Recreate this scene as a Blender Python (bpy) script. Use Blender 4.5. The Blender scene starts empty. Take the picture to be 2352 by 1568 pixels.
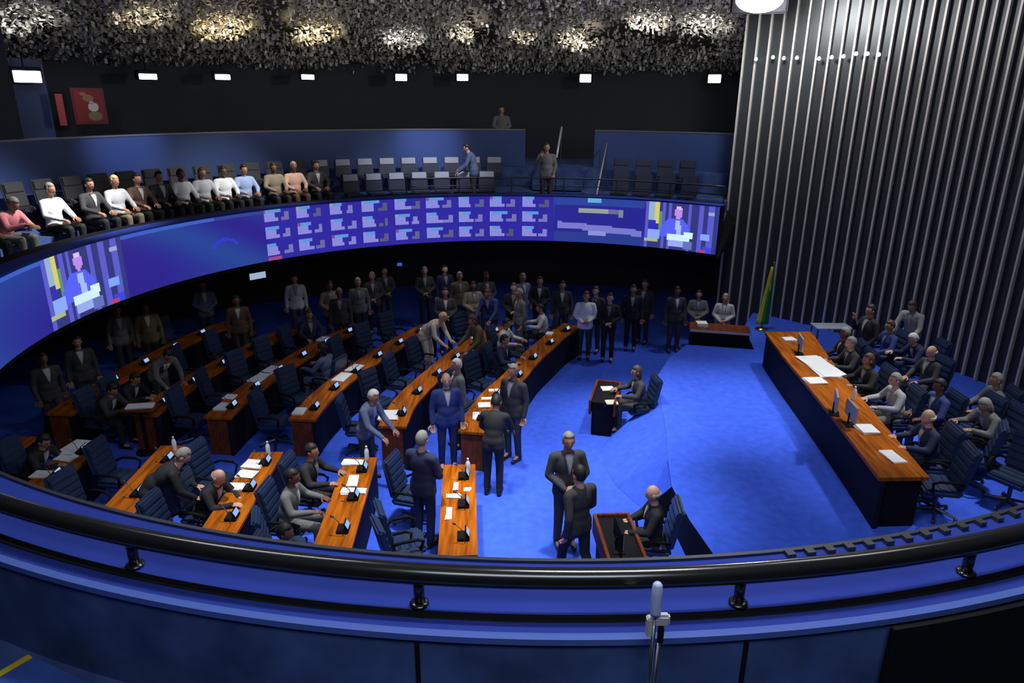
import bpy, bmesh, math, random
from mathutils import Vector, Matrix, Quaternion, noise
random.seed(7)
S = bpy.context.scene
COL = S.collection
PI = math.pi
R = math.radians

# ------------------------------------------------------------------ camera
F, PITCH, ROLL, H = 1626.0, 0.3316, 0.0081, 6.2
cam_d = bpy.data.cameras.new('camera'); cam_d.sensor_width = 36; cam_d.lens = F / 2352 * 36
cam_d.clip_end = 200
cam = bpy.data.objects.new('camera', cam_d); COL.objects.link(cam)
cam.location = (0, 0, H)
cam.rotation_euler = (Matrix.Rotation(PI / 2 - PITCH, 4, 'X') @ Matrix.Rotation(ROLL, 4, 'Z')).to_euler()
S.camera = cam
S.view_settings.view_transform = 'Standard'; S.view_settings.look = 'None'
S.view_settings.gamma = 1; S.view_settings.use_curve_mapping = False
S.view_settings.exposure = 0.0
S.cycles.use_denoising = True
S.cycles.max_bounces = 5

# ------------------------------------------------------------------ world
W = bpy.data.worlds.new('world'); S.world = W; W.use_nodes = True
W.node_tree.nodes['Background'].inputs[0].default_value = (.55, .65, 1, 1)
W.node_tree.nodes['Background'].inputs[1].default_value = 0.006

# chamber geometry: everything is laid out round this centre
CX, CY = .23, 11.17
def pol(th, r, z=0.0):
    a = R(th); return Vector((CX + r * math.cos(a), CY + r * math.sin(a), z))

# ------------------------------------------------------------------ surveying helpers (image size 2352x1568)
def ray(u, v):
    x = (u - 1176) / F; y = -(v - 784) / F
    X = x * math.cos(ROLL) - y * math.sin(ROLL); Y = x * math.sin(ROLL) + y * math.cos(ROLL)
    return Vector((X, math.cos(PITCH) + Y * math.sin(PITCH), -math.sin(PITCH) + Y * math.cos(PITCH)))
def at(u, v, z):
    d = ray(u, v); t = (z - H) / d.z; return Vector((d.x * t, d.y * t, z))
def cyl(u, v, r):
    d = ray(u, v); a = d.x ** 2 + d.y ** 2; b = -2 * (d.x * CX + d.y * CY); c = CX * CX + CY * CY - r * r
    t = (-b + math.sqrt(b * b - 4 * a * c)) / 2 / a
    return Vector((d.x * t, d.y * t, H + d.z * t))
def theta(p):
    a = math.degrees(math.atan2(p.y - CY, p.x - CX)); return a if a > -60 else a + 360

# ------------------------------------------------------------------ lights
def spot(name, loc, target, power, size=60, blend=1.0, col=(1, 1, 1), rad=.25):
    l = bpy.data.lights.new(name, 'SPOT'); l.energy = power; l.spot_size = R(size); l.spot_blend = blend
    l.color = col; l.shadow_soft_size = rad
    o = bpy.data.objects.new(name, l); COL.objects.link(o); o.location = loc
    o.rotation_euler = (Vector(target) - Vector(loc)).to_track_quat('-Z', 'Y').to_euler()
    return o
CW = (.95, .97, 1)
spot('ceiling_spot', (.9, 9.2, 8.6), (.9, 9.4, 0), 2700, 42, 1, CW)
spot('ceiling_spot', (3.4, 11.4, 8.8), (3.4, 12.7, 0), 2300, 38, 1, CW)
spot('ceiling_spot', (.2, 12.2, 8.8), (1.3, 12.2, 0), 2000, 42, 1, CW)
spot('ceiling_spot', (-1.6, 9.3, 8.6), (-1.6, 9.0, 0), 2700, 42, 1, CW)
spot('ceiling_spot', (-3.2, 12.6, 8.8), (-1.9, 12.9, 0), 1900, 34, 1, CW)
spot('ceiling_spot', (-4.2, 8.9, 8.6), (-4.5, 8.9, 0), 2000, 34, 1, CW)
spot('ceiling_spot', (8.3, 10.6, 8.8), (6.4, 10.2, .8), 1900, 36, 1, CW)
spot('ceiling_spot', (7.6, 13.0, 8.8), (6.6, 13.0, .8), 1500, 42, 1, CW)
spot('ceiling_spot', (-1.6, 15.0, 8.8), (-.8, 16.6, 0), 700, 36, 1, CW)
spot('ceiling_spot', (4.4, 15.0, 8.8), (5.2, 17.3, .6), 700, 20, 1, CW)
# visitors' gallery, partition wall
spot('ceiling_spot', (-4.6, 13.6, 8.8), (-9.0, 13.6, 3.9), 4000, 40, 1, (1, .98, .95))
spot('ceiling_spot', (-2.4, 15.2, 8.9), (-6.8, 18.0, 3.9), 2300, 36, 1, (1, .98, .95))
spot('ceiling_spot', (-.6, 16.6, 8.9), (-2.6, 20.8, 3.9), 1300, 40, 1, (.85, .9, 1))
spot('ceiling_spot', (2.6, 16.6, 8.9), (2.2, 20.6, 4.0), 300, 50, 1, (.9, .93, 1))
spot('ceiling_spot', (-5.0, 15.4, 8.6), (-9.6, 17.6, 4.9), 1500, 24, 1, (.6, .7, 1))
spot('ceiling_spot', (-1.8, 18.2, 8.9), (-2.6, 22.3, 4.9), 1300, 26, 1, (.6, .7, 1))
# soft fill added over the balcony and handrail, no fixture there
def area(loc, target, power, sx, sy, col=(1, 1, 1)):
    l = bpy.data.lights.new('added_fill_light', 'AREA'); l.shape = 'RECTANGLE'; l.size = sx; l.size_y = sy; l.energy = power; l.color = col
    o = bpy.data.objects.new('added_fill_light', l); COL.objects.link(o); o.location = loc
    o.rotation_euler = (Vector(target) - Vector(loc)).to_track_quat('-Z', 'Y').to_euler()
area((1.2, 5.0, 8.7), (1.0, 3.0, 3.8), 230, 2.2, .25, (.9, .94, 1))
area((-3.4, 6.2, 8.5), (-3.2, 4.0, 3.8), 75, 2.6, .5, (.9, .94, 1))
area((4.4, 6.2, 8.5), (3.4, 3.8, 3.8), 45, 2.0, .5, (.9, .94, 1))
area((.2, .2, 8.2), (.2, 2.3, 3.2), 130, 3.5, 1.2, (.75, .85, 1))
# weak fill added under the gallery soffit to lift the people at the back
for th, pw in ((74, 2.6), (86, 3.4), (104, 3.4), (122, 1.6), (148, .9), (172, .8)):
    area(pol(th, 7.9, 2.4), pol(th, 8.8, .8), pw, .6, .2, (1, .95, .9))
# broad dim wash added below the hanging ceiling to brighten its plates
area((-3.0, 17.0, 5.6), (-2.4, 19.4, 9), 44, 7, 1.2, (1, .93, .8))
area((5.0, 15.5, 6.4), (3.6, 18.0, 9), 60, 3, 1.2, (.95, .97, 1))

# ------------------------------------------------------------------ materials
MATS = {}
def mat(name, col, rough=.6, metal=0, emit=None, es=1.0, spec=.5, noise_amt=0, nscale=20, tint=None):
    if name in MATS: return MATS[name]
    m = bpy.data.materials.new(name); m.use_nodes = True; nt = m.node_tree
    b = nt.nodes['Principled BSDF']
    b.inputs['Base Color'].default_value = (*col, 1); b.inputs['Roughness'].default_value = rough
    b.inputs['Metallic'].default_value = metal; b.inputs['Specular IOR Level'].default_value = spec
    if emit: b.inputs['Emission Color'].default_value = (*emit, 1); b.inputs['Emission Strength'].default_value = es
    if noise_amt:
        tc = nt.nodes.new('ShaderNodeTexCoord'); n = nt.nodes.new('ShaderNodeTexNoise'); n.inputs['Scale'].default_value = nscale
        n.inputs['Detail'].default_value = 4
        r = nt.nodes.new('ShaderNodeValToRGB')
        c2 = tint or tuple(min(1, c * (1 + noise_amt)) for c in col)
        c1 = tuple(c * (1 - noise_amt) for c in col)
        r.color_ramp.elements[0].color = (*c1, 1); r.color_ramp.elements[1].color = (*c2, 1)
        r.color_ramp.elements[0].position = .3; r.color_ramp.elements[1].position = .7
        nt.links.new(tc.outputs['Object'], n.inputs['Vector']); nt.links.new(n.outputs['Fac'], r.inputs['Fac'])
        nt.links.new(r.outputs['Color'], b.inputs['Base Color'])
    MATS[name] = m; return m
def wood(name, c1, c2, rough=.32):
    m = bpy.data.materials.new(name); m.use_nodes = True; nt = m.node_tree; b = nt.nodes['Principled BSDF']
    tc = nt.nodes.new('ShaderNodeTexCoord'); mp = nt.nodes.new('ShaderNodeMapping'); mp.inputs['Scale'].default_value = (9, .8, 2)
    n = nt.nodes.new('ShaderNodeTexNoise'); n.inputs['Scale'].default_value = 2.2; n.inputs['Detail'].default_value = 6
    r = nt.nodes.new('ShaderNodeValToRGB'); r.color_ramp.elements[0].color = (*c1, 1); r.color_ramp.elements[1].color = (*c2, 1)
    r.color_ramp.elements[0].position = .33; r.color_ramp.elements[1].position = .68
    nt.links.new(tc.outputs['Object'], mp.inputs['Vector']); nt.links.new(mp.outputs[0], n.inputs['Vector'])
    nt.links.new(n.outputs['Fac'], r.inputs['Fac']); nt.links.new(r.outputs['Color'], b.inputs['Base Color'])
    b.inputs['Roughness'].default_value = .5; b.inputs['Specular IOR Level'].default_value = .12; MATS[name] = m; return m
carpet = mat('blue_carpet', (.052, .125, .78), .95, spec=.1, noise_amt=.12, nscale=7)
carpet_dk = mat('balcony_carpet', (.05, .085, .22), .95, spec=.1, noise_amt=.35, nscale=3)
ledge_m = mat('blue_ledge_paint', (.022, .042, .28), .85, spec=.15, noise_amt=.06, nscale=2)
nosing_m = mat('pale_blue_nosing', (.07, .12, .40), .7, spec=.2)
part_m = mat('blue_partition_panel', (.03, .062, .2), .5)
woodm = wood('orange_varnished_wood', (.19, .042, .001), (.50, .128, .004))
woodd = wood('dark_red_wood', (.10, .025, .01), (.2, .05, .015))
black = mat('black_paint', (.006, .006, .008), .8, spec=.15)
blackg = mat('black_gloss_tube', (.012, .012, .013), .2, spec=.8)
navy = mat('dark_navy_panel', (.006, .007, .013), .7, spec=.2)
leather = mat('navy_leather', (.018, .034, .085), .36)
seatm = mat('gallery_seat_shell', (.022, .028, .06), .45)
seatdim = mat('dimmed_seat_shell', (.010, .011, .018), .6)  # darker copy of the seat shell, dimness put into the colour under the gallery spot
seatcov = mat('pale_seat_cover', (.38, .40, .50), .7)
chrome = mat('brushed_metal', (.55, .56, .58), .3, 1)
dkmetal = mat('dark_metal', (.10, .10, .11), .4, .8)
paper = mat('white_paper', (.85, .86, .86), .8)
paper2 = mat('cream_paper', (.62, .55, .42), .8)
screen = mat('blue_console_screen', (.02, .02, .03), .3, emit=(.32, .55, 1.0), es=.9)
scr_w = mat('white_signage_screen', (.02, .02, .03), .3, emit=(.45, .6, .8), es=.75)
lampm = mat('lit_lamp_lens', (1, 1, 1), .4, emit=(.9, .93, 1), es=5)
floodm = mat('floodlight_lens', (1, 1, 1), .4, emit=(1, 1, 1), es=25)
shell = mat('dark_ceiling_shell', (.06, .055, .045), .9)
plate = mat('metal_ceiling_plate', (.66, .62, .54), .5, .3)
yel = mat('yellow_nosing_tape', (.6, .42, .02), .6)
glassm = mat('clear_bottle', (.75, .8, .9), .15)
backwall = mat('black_back_wall', (.018, .024, .036), .7)
green = mat('flag_green', (.015, .22, .06), .7)
gold = mat('flag_yellow', (.75, .6, .03), .7)
greymat = mat('grey_plastic', (.4, .4, .4), .5)

# ------------------------------------------------------------------ object helpers
def tag(o, label=None, cat=None, group=None, kind=None):
    if label: o['label'] = label
    if cat: o['category'] = cat
    if group: o['group'] = group
    if kind: o['kind'] = kind
    return o
def mk(name, me, parent=None):
    o = bpy.data.objects.new(name, me); COL.objects.link(o)
    if parent: o.parent = parent
    return o
def obj(name, bm, mats, parent=None, smooth=False):
    me = bpy.data.meshes.new(name); bm.to_mesh(me); bm.free()
    for m in (mats if isinstance(mats, (list, tuple)) else [mats]): me.materials.append(m)
    if smooth:
        for p in me.polygons: p.use_smooth = True
    return mk(name, me, parent)
def empty(name, loc, rz=0):
    o = bpy.data.objects.new(name, None); COL.objects.link(o); o.location = loc; o.rotation_euler = (0, 0, rz)
    o.empty_display_size = .1; return o
def box(bm, c, s, rot=None, mi=0, bev=0):
    r = bmesh.ops.create_cube(bm, size=1)
    vs = r['verts']
    for v in vs:
        v.co = Vector((v.co.x * s[0], v.co.y * s[1], v.co.z * s[2]))
    fs = set(f for v in vs for f in v.link_faces)
    if bev:
        es = list(set(e for v in vs for e in v.link_edges))
        rr = bmesh.ops.bevel(bm, geom=es, offset=bev, segments=2, affect='EDGES')
        vs = list(set(vs_ for f in rr['faces'] for vs_ in f.verts) | set(v for v in vs if v.is_valid))
        fs = set(f for v in vs for f in v.link_faces)
    M = (rot.to_4x4() if rot else Matrix())
    for v in vs: v.co = M @ v.co + Vector(c)
    for f in fs: f.material_index = mi
    return vs
def tube(bm, pts, r, seg=8, mi=0, closed=False, caps=True):
    pts = [Vector(p) for p in pts]; rings = []
    n = len(pts)
    for i, p in enumerate(pts):
        a = pts[i - 1] if i > 0 else (pts[-1] if closed else p); b = pts[i + 1] if i < n - 1 else (pts[0] if closed else p)
        d = (b - a).normalized(); q = d.to_track_quat('Z', 'Y')
        rr = r[i] if isinstance(r, (list, tuple)) else r
        rings.append([bm.verts.new(p + q @ Vector((math.cos(2 * PI * k / seg) * rr, math.sin(2 * PI * k / seg) * rr, 0))) for k in range(seg)])
    for i in range(n - 1 + (1 if closed else 0)):
        A, B = rings[i], rings[(i + 1) % n]
        for k in range(seg):
            bm.faces.new((A[k], A[(k + 1) % seg], B[(k + 1) % seg], B[k])).material_index = mi
    if caps and not closed:
        bm.faces.new(rings[0][::-1]).material_index = mi; bm.faces.new(rings[-1]).material_index = mi
def lathe(bm, prof, c=(0, 0, 0), seg=12, mi=0):
    c = Vector(c); rings = []
    for r, z in prof:
        rings.append([bm.verts.new(c + Vector((r * math.cos(2 * PI * k / seg), r * math.sin(2 * PI * k / seg), z))) for k in range(seg)])
    for A, B in zip(rings, rings[1:]):
        for k in range(seg): bm.faces.new((A[k], A[(k + 1) % seg], B[(k + 1) % seg], B[k])).material_index = mi
    bm.faces.new(rings[0][::-1]).material_index = mi; bm.faces.new(rings[-1]).material_index = mi
def ring_sweep(bm, prof, t0, t1, n, mi=0, close=True, mis=None, skew=0):
    """sweep a closed (r,z) profile round the chamber centre"""
    rows = []
    for i in range(n + 1):
        q = i / n
        rows.append([bm.verts.new(pol(t0 + skew * min(r - 7.64, 3.2) * (1 - q) + (t1 - t0) * q, r, z)) for r, z in prof])
    k = len(prof)
    for i in range(n):
        for j in range(k if close else k - 1):
            f = bm.faces.new((rows[i][j], rows[i][(j + 1) % k], rows[i + 1][(j + 1) % k], rows[i + 1][j]))
            f.material_index = mis[j] if mis else mi
    if close:
        bm.faces.new(rows[0][::-1]).material_index = 2 if mis else mi; bm.faces.new(rows[-1]).material_index = 2 if mis else mi
def fixn(bm): bmesh.ops.recalc_face_normals(bm, faces=bm.faces[:])
def prism(bm, poly, z0, z1, mi=0, mit=None):
    b = [bm.verts.new((x, y, z0)) for x, y in poly]; t = [bm.verts.new((x, y, z1)) for x, y in poly]
    n = len(poly)
    bm.faces.new(b[::-1]).material_index = mi; bm.faces.new(t).material_index = mit if mit is not None else mi
    for i in range(n): bm.faces.new((b[i], b[(i + 1) % n], t[(i + 1) % n], t[i])).material_index = mi
def struct(name, bm, m, smooth=False, label=None):
    fixn(bm); o = obj(name, bm, m, None, smooth); o['kind'] = 'structure'
    return o
def catmull(P, n=6):
    P = [Vector(p) for p in P]; out = []
    Q = [P[0] * 2 - P[1]] + P + [P[-1] * 2 - P[-2]]
    for i in range(1, len(Q) - 2):
        for k in range(n):
            t = k / n; a, b, c, d = Q[i - 1], Q[i], Q[i + 1], Q[i + 2]
            out.append(.5 * ((2 * b) + (-a + c) * t + (2 * a - 5 * b + 4 * c - d) * t * t + (-a + 3 * b - 3 * c + d) * t ** 3))
    out.append(P[-1]); return out
ORD = ('zeroth first second third fourth fifth sixth seventh eighth ninth tenth eleventh twelfth thirteenth fourteenth fifteenth '
       'sixteenth seventeenth eighteenth nineteenth twentieth twenty-first twenty-second twenty-third twenty-fourth twenty-fifth '
       'twenty-sixth twenty-seventh twenty-eighth twenty-ninth thirtieth').split()

# ------------------------------------------------------------------ setting: floor, platform, walls
bm = bmesh.new(); ring_sweep(bm, [(.01, 0), (14.6, 0), (14.6, -.3), (.01, -.3)], 0, 360, 64); struct('floor', bm, carpet)
PL = [(6.9, 19.3), (6.05, 17.6), (5.74, 15.83), (4.22, 16.15), (3.6, 15.2), (3.12, 14.1), (2.98, 13.2), (2.86, 12.2), (2.73, 11.25), (2.58, 10.4), (2.46, 9.54), (2.52, 8.6),
      (2.65, 7.8), (2.9, 6.4), (3.2, 4.2), (9, 3.2), (11.2, 8.0), (11.2, 16.0), (8.6, 19.2)]
bm = bmesh.new(); prism(bm, PL, 0.0, .6, 1, 0); struct('floor_platform', bm, [carpet, black])  # riser faces black: the shadow on the dais side is in the colour
# carpeted ramp lobe from the platform down to the floor, between the two clerks' recesses
top = [(2.98, 13.2), (2.86, 12.2), (2.73, 11.25), (2.58, 10.4), (2.46, 9.54)]
bot = [(1.98, 12.48), (1.66, 11.9), (1.66, 11.2), (1.8, 10.5), (2.12, 9.8)]
bm = bmesh.new()
T = [bm.verts.new((x + .02, y, .6)) for x, y in top]; B = [bm.verts.new((x, y, .006)) for x, y in bot]; T0 = [bm.verts.new((x + .02, y, .006)) for x, y in top]
for i in range(4): bm.faces.new((T[i], T[i + 1], B[i + 1], B[i])).material_index = 0
bm.faces.new((T[0], B[0], T0[0])).material_index = 1; bm.faces.new((T[-1], T0[-1], B[-1])).material_index = 1
for i in range(4): bm.faces.new((T0[i], B[i], B[i + 1], T0[i + 1])).material_index = 0
for i in range(4): bm.faces.new((T[i], T0[i], T0[i + 1], T[i + 1])).material_index = 0
struct('floor_ramp', bm, [carpet, black])

# lower back wall under the gallery, gallery slab with its two tiers and the back corridor
bm = bmesh.new(); ring_sweep(bm, [(13.2, 0), (13.5, 0), (13.5, 2.7), (13.2, 2.7)], 56, 300, 90); struct('wall_under_gallery', bm, mat('dark_lower_wall', (.012, .012, .014), .7))
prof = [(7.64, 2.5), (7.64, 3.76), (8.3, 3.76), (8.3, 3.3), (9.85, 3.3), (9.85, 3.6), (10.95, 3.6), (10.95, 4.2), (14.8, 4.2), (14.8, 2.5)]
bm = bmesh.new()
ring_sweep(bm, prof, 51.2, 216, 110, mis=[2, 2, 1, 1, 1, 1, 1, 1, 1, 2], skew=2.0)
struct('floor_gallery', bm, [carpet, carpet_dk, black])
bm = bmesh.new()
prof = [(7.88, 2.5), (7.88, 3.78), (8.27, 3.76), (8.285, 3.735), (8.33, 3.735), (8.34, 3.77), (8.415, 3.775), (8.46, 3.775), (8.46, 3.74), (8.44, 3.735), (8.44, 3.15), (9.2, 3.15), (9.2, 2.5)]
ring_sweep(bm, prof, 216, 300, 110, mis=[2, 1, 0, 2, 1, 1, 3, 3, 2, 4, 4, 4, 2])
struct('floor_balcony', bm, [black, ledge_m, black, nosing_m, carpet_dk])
# seams of the balcony parapet
for i, u in enumerate((960, 1712)):
    p = cyl(u, 1500, 8.44)
    p = at(u, 1440, 3.775); th = theta(p)
    bm = bmesh.new(); ring_sweep(bm, [(8.435, 3.16), (8.452, 3.16), (8.452, 3.74), (8.435, 3.74)], th - .07, th + .07, 1)
    struct('trim_%d' % (i + 1), bm, black)
# tall back wall behind the corridor, dark ceiling soffit
bm = bmesh.new(); ring_sweep(bm, [(14.55, 4.2), (14.8, 4.2), (14.8, 7.2), (14.55, 7.2)], 40, 216, 90); struct('wall_back', bm, backwall)
# dark wall block at the left that closes the corridor
th0 = theta(cyl(50, 300, 11.4)); thend = 214
bm = bmesh.new(); ring_sweep(bm, [(11.38, 4.21), (11.7, 4.21), (11.7, 8.4), (11.38, 8.4)], th0, thend, 24); struct('wall_left', bm, backwall)
# bluish end panel of the corridor behind the poster
bm = bmesh.new(); ring_sweep(bm, [(13.9, 4.21), (14.0, 4.21), (14.0, 7.0), (13.9, 7.0)], theta(cyl(115, 240, 13.9)), theta(cyl(20, 240, 13.9)) + 2, 6)
struct('wall_corridor_end', bm, part_m)

# glossy partition between gallery and corridor (with the stair opening), metal cap rail
def thc(u, v, r): return theta(cyl(u, v, r))
segs = [(thc(1207, 300, 11.4), thend), (57.2, thc(1367, 300, 11.4))]
for i, (a, b) in enumerate(segs):
    bm = bmesh.new(); ring_sweep(bm, [(11.33, 3.56), (11.40, 3.56), (11.40, 5.26), (11.33, 5.26)], a, b, 60)
    struct('wall_partition_%d' % (i + 1), bm, part_m)
    bm = bmesh.new(); ring_sweep(bm, [(11.31, 5.26), (11.42, 5.26), (11.42, 5.30), (11.31, 5.30)], a, b, 60)
    struct('trim_%d' % (i + 3), bm, mat('grey_cap_rail', (.16, .16, .17), .4, .5))

# striped wall on the arc behind the presiding table: one body, panels and projecting metal strips
bm = bmesh.new()
us = [1689 + 27.0 * i for i in range(25)]
ths = [theta(cyl(u, 300, 10.0)) if u < 2500 else 0 for u in us]
ths = [t - 360 if t > 180 else t for t in ths]
step = ths[-2] - ths[-1]
while ths[-1] > -32: ths.append(ths[-1] - 1.75)
ZT = 9.6
for i in range(len(ths) - 1):
    a, b = ths[i], ths[i + 1]; n = 3
    for k in range(n):
        t0 = a + (b - a) * k / n; t1 = a + (b - a) * (k + 1) / n
        r0 = 10.07
        vs = [bm.verts.new(pol(t0, r0, 0)), bm.verts.new(pol(t1, r0, 0)), bm.verts.new(pol(t1, r0, ZT)), bm.verts.new(pol(t0, r0, ZT))]
        bm.faces.new(vs).material_index = 0
        vs = [bm.verts.new(pol(t0, r0 + .15, 0)), bm.verts.new(pol(t1, r0 + .15, 0)), bm.verts.new(pol(t1, r0 + .15, ZT)), bm.verts.new(pol(t0, r0 + .15, ZT))]
        bm.faces.new(vs).material_index = 0
for t in ths:
    w = .13
    poly = []
    c0, c1, c2, c3 = pol(t - w, 10.0), pol(t + w, 10.0), pol(t + w, 10.08), pol(t - w, 10.08)
    prism(bm, [(c.x, c.y) for c in (c0, c1, c2, c3)], 0, ZT, 1)
fixn(bm)
struct('wall_right', bm, [mat('grey_wall_panel', (.035, .038, .038), .4, .2), mat('satin_metal_strip', (.6, .56, .5), .45, .2)])

# ceiling: dark dome shell and thousands of hanging metal plates
def dome(r): return 7.05 + 3.1 * (1 - (r / 14.6) ** 2)
bm = bmesh.new()
rows = []
for j in range(15):
    r = .3 + 14.4 * j / 14
    rows.append([bm.verts.new(pol(i * 5, r, dome(r) + .35)) for i in range(72)])
for A, B in zip(rows, rows[1:]):
    for i in range(72): bm.faces.new((A[i], A[(i + 1) % 72], B[(i + 1) % 72], B[i]))
rim = [bm.verts.new(pol(i * 5, 14.75, 6.95)) for i in range(72)]
for i in range(72): bm.faces.new((rows[-1][i], rows[-1][(i + 1) % 72], rim[(i + 1) % 72], rim[i]))
struct('ceiling', bm, shell)
bm = bmesh.new(); rr = random.Random(3)
def fit_plate(th, r):
    p = pol(th, r, dome(r) + rr.uniform(-.16, .12))
    e = Quaternion((0, 0, 1), rr.uniform(0, 2 * PI)) @ Quaternion((1, 0, 0), rr.gauss(0, .55) + rr.choice((0, 0, 1.2)))
    w, h = rr.uniform(.02, .042), rr.uniform(.035, .065)
    vs = [bm.verts.new(p + e @ Vector(q)) for q in ((-w, -h, 0), (w, -h, 0), (w, h, 0), (-w, h, 0))]
    bm.faces.new(vs)
cnt = 0
while cnt < 44000:
    th = rr.uniform(46, 178); r = math.sqrt(rr.uniform(8.2 ** 2, 14.5 ** 2))
    cnt += 1
    if noise.noise(pol(th, r) * .55) < -.32 and rr.random() < .8: continue
    fit_plate(th, r)
o = obj('hanging_plates', bm, plate)
tag(o, 'thousands of small metal plates hanging from the dark domed ceiling', 'ceiling plates', None, 'stuff')
# warm and white pools of light thrown up on to the plates
for u, v, pw, colr, r_ in ((335, 35, 14, (1, .88, .7), 12.0), (512, 62, 44, (1, .82, .5), 12.3), (722, 66, 42, (1, .84, .52), 12.3), (925, 70, 20, (.95, .95, 1), 12.5),
                        (1070, 50, 20, (1, .92, .8), 12.0), (1200, 30, 8, (1, .9, .75), 12.2), (1330, 70, 34, (1, .93, .78), 12.4), (1490, 25, 34, (1, .98, .95), 11.4), (1620, 60, 26, (.98, .98, 1), 11.6), (60, 60, 16, (.9, .95, 1), 12.6)):
    p = cyl(u, v, r_)
    spot('ceiling_uplight', p + Vector((0, -.3, -1.9)), p + Vector((0, 0, .5)), pw * 22, 52, 1, colr, .05)

# ------------------------------------------------------------------ curved LED screen on the gallery front
T0, T1 = 51.4, 216.0
Z0, Z1 = 2.60, 3.76
NX, NZ = 560, 30
uth = lambda u: thc(u, 560 if u > 500 else 640, 7.6)
A_feedR = (thc(1648, 520, 7.6), thc(1483, 510, 7.6)); A_feedL = (thc(283, 610, 7.6), thc(103, 670, 7.6))
A_tab = (thc(1272, 500, 7.6), thc(608, 540, 7.6)); A_sec = (thc(1480, 505, 7.6), thc(1275, 500, 7.6))
ART_W, ART_H = 22, 15
def s2l(c): return tuple(((x / 255) / 12.92 if x / 255 < .04045 else ((x / 255 + .055) / 1.055) ** 2.4) for x in c)
def feed(x, y):           # x 0..22 left to right, y 0..15 top to bottom
    c = (52, 56, 125)
    if x < 1 or 4.9 < x < 6 or 7 < x < 7.9 or 13 < x < 14 or 16 < x < 17.7 or 19.2 < x < 20.7: c = (92, 92, 205)
    if 1 <= x < 2.8 and y < 6: c = (150, 180, 205)
    if 2.7 + max(0, (y - 4) * .12) <= x < 4 + max(0, (y - 4) * .12) and y < 7: c = (215, 205, 110)
    if 4 <= x < 5 and 3 < y < 9.5: c = (95, 150, 110)
    if 1.8 < x < 3 and 6 < y < 9: c = (50, 40, 215)
    if 19 < x < 21 and 1.8 < y < 3: c = (160, 165, 215)
    dx, dy = (x - 10) / 1.15, (y - 2.9) / 2.1
    if dx * dx + dy * dy < 1: c = (190, 140, 235) if y > 2 else (220, 190, 240)
    w = 2.2 + (y - 5) * .75
    if 5 <= y < 11 and abs(x - 9.3) < min(w, 4.6): c = (88, 98, 250)
    if abs(x - 9.9 - (y - 6) * .15) < .8 and 5.6 < y < 10: c = (165, 190, 245)
    if 1 < x < 4.8 and 9 < y < 12: c = (140, 170, 250)
    if 7 < x < 14 and 10 < y < 12: c = (210, 240, 252)
    if 12 < x < 14.8 and 9 < y < 11: c = (215, 245, 255)
    if 7.5 < x < 12 and 12 <= y < 14: c = (155, 175, 240)
    if 12 <= x < 15 and 12 <= y < 14.5: c = (100, 115, 190)
    if 17 < x < 20 and 9 < y < 11: c = (130, 165, 255)
    if 18 < x < 21 and y > 13: c = (60, 70, 225)
    if 17 < x < 19.2 and y > 14: c = (190, 60, 115)
    if 0 < x < 4 and 12 < y < 13: c = (170, 185, 130)
    return c
rl = random.Random(11)
tabcells = {}
for ci in range(9):
    for ri in range(4):
        tabcells[(ci, ri)] = (rl.uniform(1.1, 2.4), rl.uniform(1.2, 2.6), rl.random(), rl.random(), rl.uniform(.4, 1))
def board(s, y):          # s 0..9 columns, y 0..1 top to bottom
    ci = min(8, int(s)); x = (s - ci) * 9; ri = min(2, int(y * 3.05)); yy = (y * 3.05 - ri) * 4.9
    a, b, k1, k2, br = tabcells[(ci, ri)]
    c = (46, 38, 158)
    if ri == 2 and yy > 3.9 and ci == 0 and x < 4: return (165, 70, 135)
    if yy < .95:
        if x < 1 + k1 * 2.5 + 1.6: c = (90, 150, 218)
        if x < .8: c = (145, 160, 150) if k2 < .3 else ((140, 70, 150) if k2 < .5 else (140, 140, 215))
        return c
    if yy < 3.6:
        ww = 3.1 if yy < 2.5 else 2.2 + a
        if x < ww: c = (138, 138, 218)
        elif 5.2 + k2 < x < 6.4 + k2 or (yy > 2.5 and 4.6 < x < 4.6 + b): c = tuple(int(48 + (q - 48) * br) for q in (135, 132, 212))
    return c
def sect(s, y):
    c = (40, 38, 145) if y < .78 else (42, 60, 145)
    if y < .16: c = (45, 68, 155)
    if .36 < s < .52 and y < .09: c = (100, 175, 225)
    if .27 < s < .72 and .24 < y < .34: c = (150, 160, 150) if s < .6 else (110, 105, 155)
    if .72 < s < .76 and .24 < y < .4: c = (120, 140, 150)
    if 0.02 < s < .98 and .54 + .12 * s < y < .68 + .12 * s: c = (120, 122, 205)
    if .38 < s < .58 and .72 < y < .84: c = (140, 145, 220)
    return c
def wave(th, y):
    t = R(th) * 7.6
    f = .5 + .5 * math.sin(t * 1.25 + 1.6 * math.sin(t * .6 + y * 2.2) + y * 1.5)
    a, b = (44, 32, 140), (38, 68, 150)
    c = [a[i] + (b[i] - a[i]) * f for i in range(3)]
    # faint ring emblem
    tc = R(thc(518, 575, 7.6)) * 7.6; d = math.hypot(t - tc, (y - .75) * 1.16 * 1.1)
    if abs(d - .40) < .035 and y < .58: c = (52, 56, 205)
    if y < .07: c = (60, 95, 195) if th > 150 else (48, 66, 150)
    return c
bm = bmesh.new(); cl = bm.loops.layers.float_color.new('screen')
vv = [[bm.verts.new(pol(T0 + (T1 - T0) * i / NX, 7.58, Z0 + (Z1 - Z0) * j / NZ)) for j in range(NZ + 1)] for i in range(NX + 1)]
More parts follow.
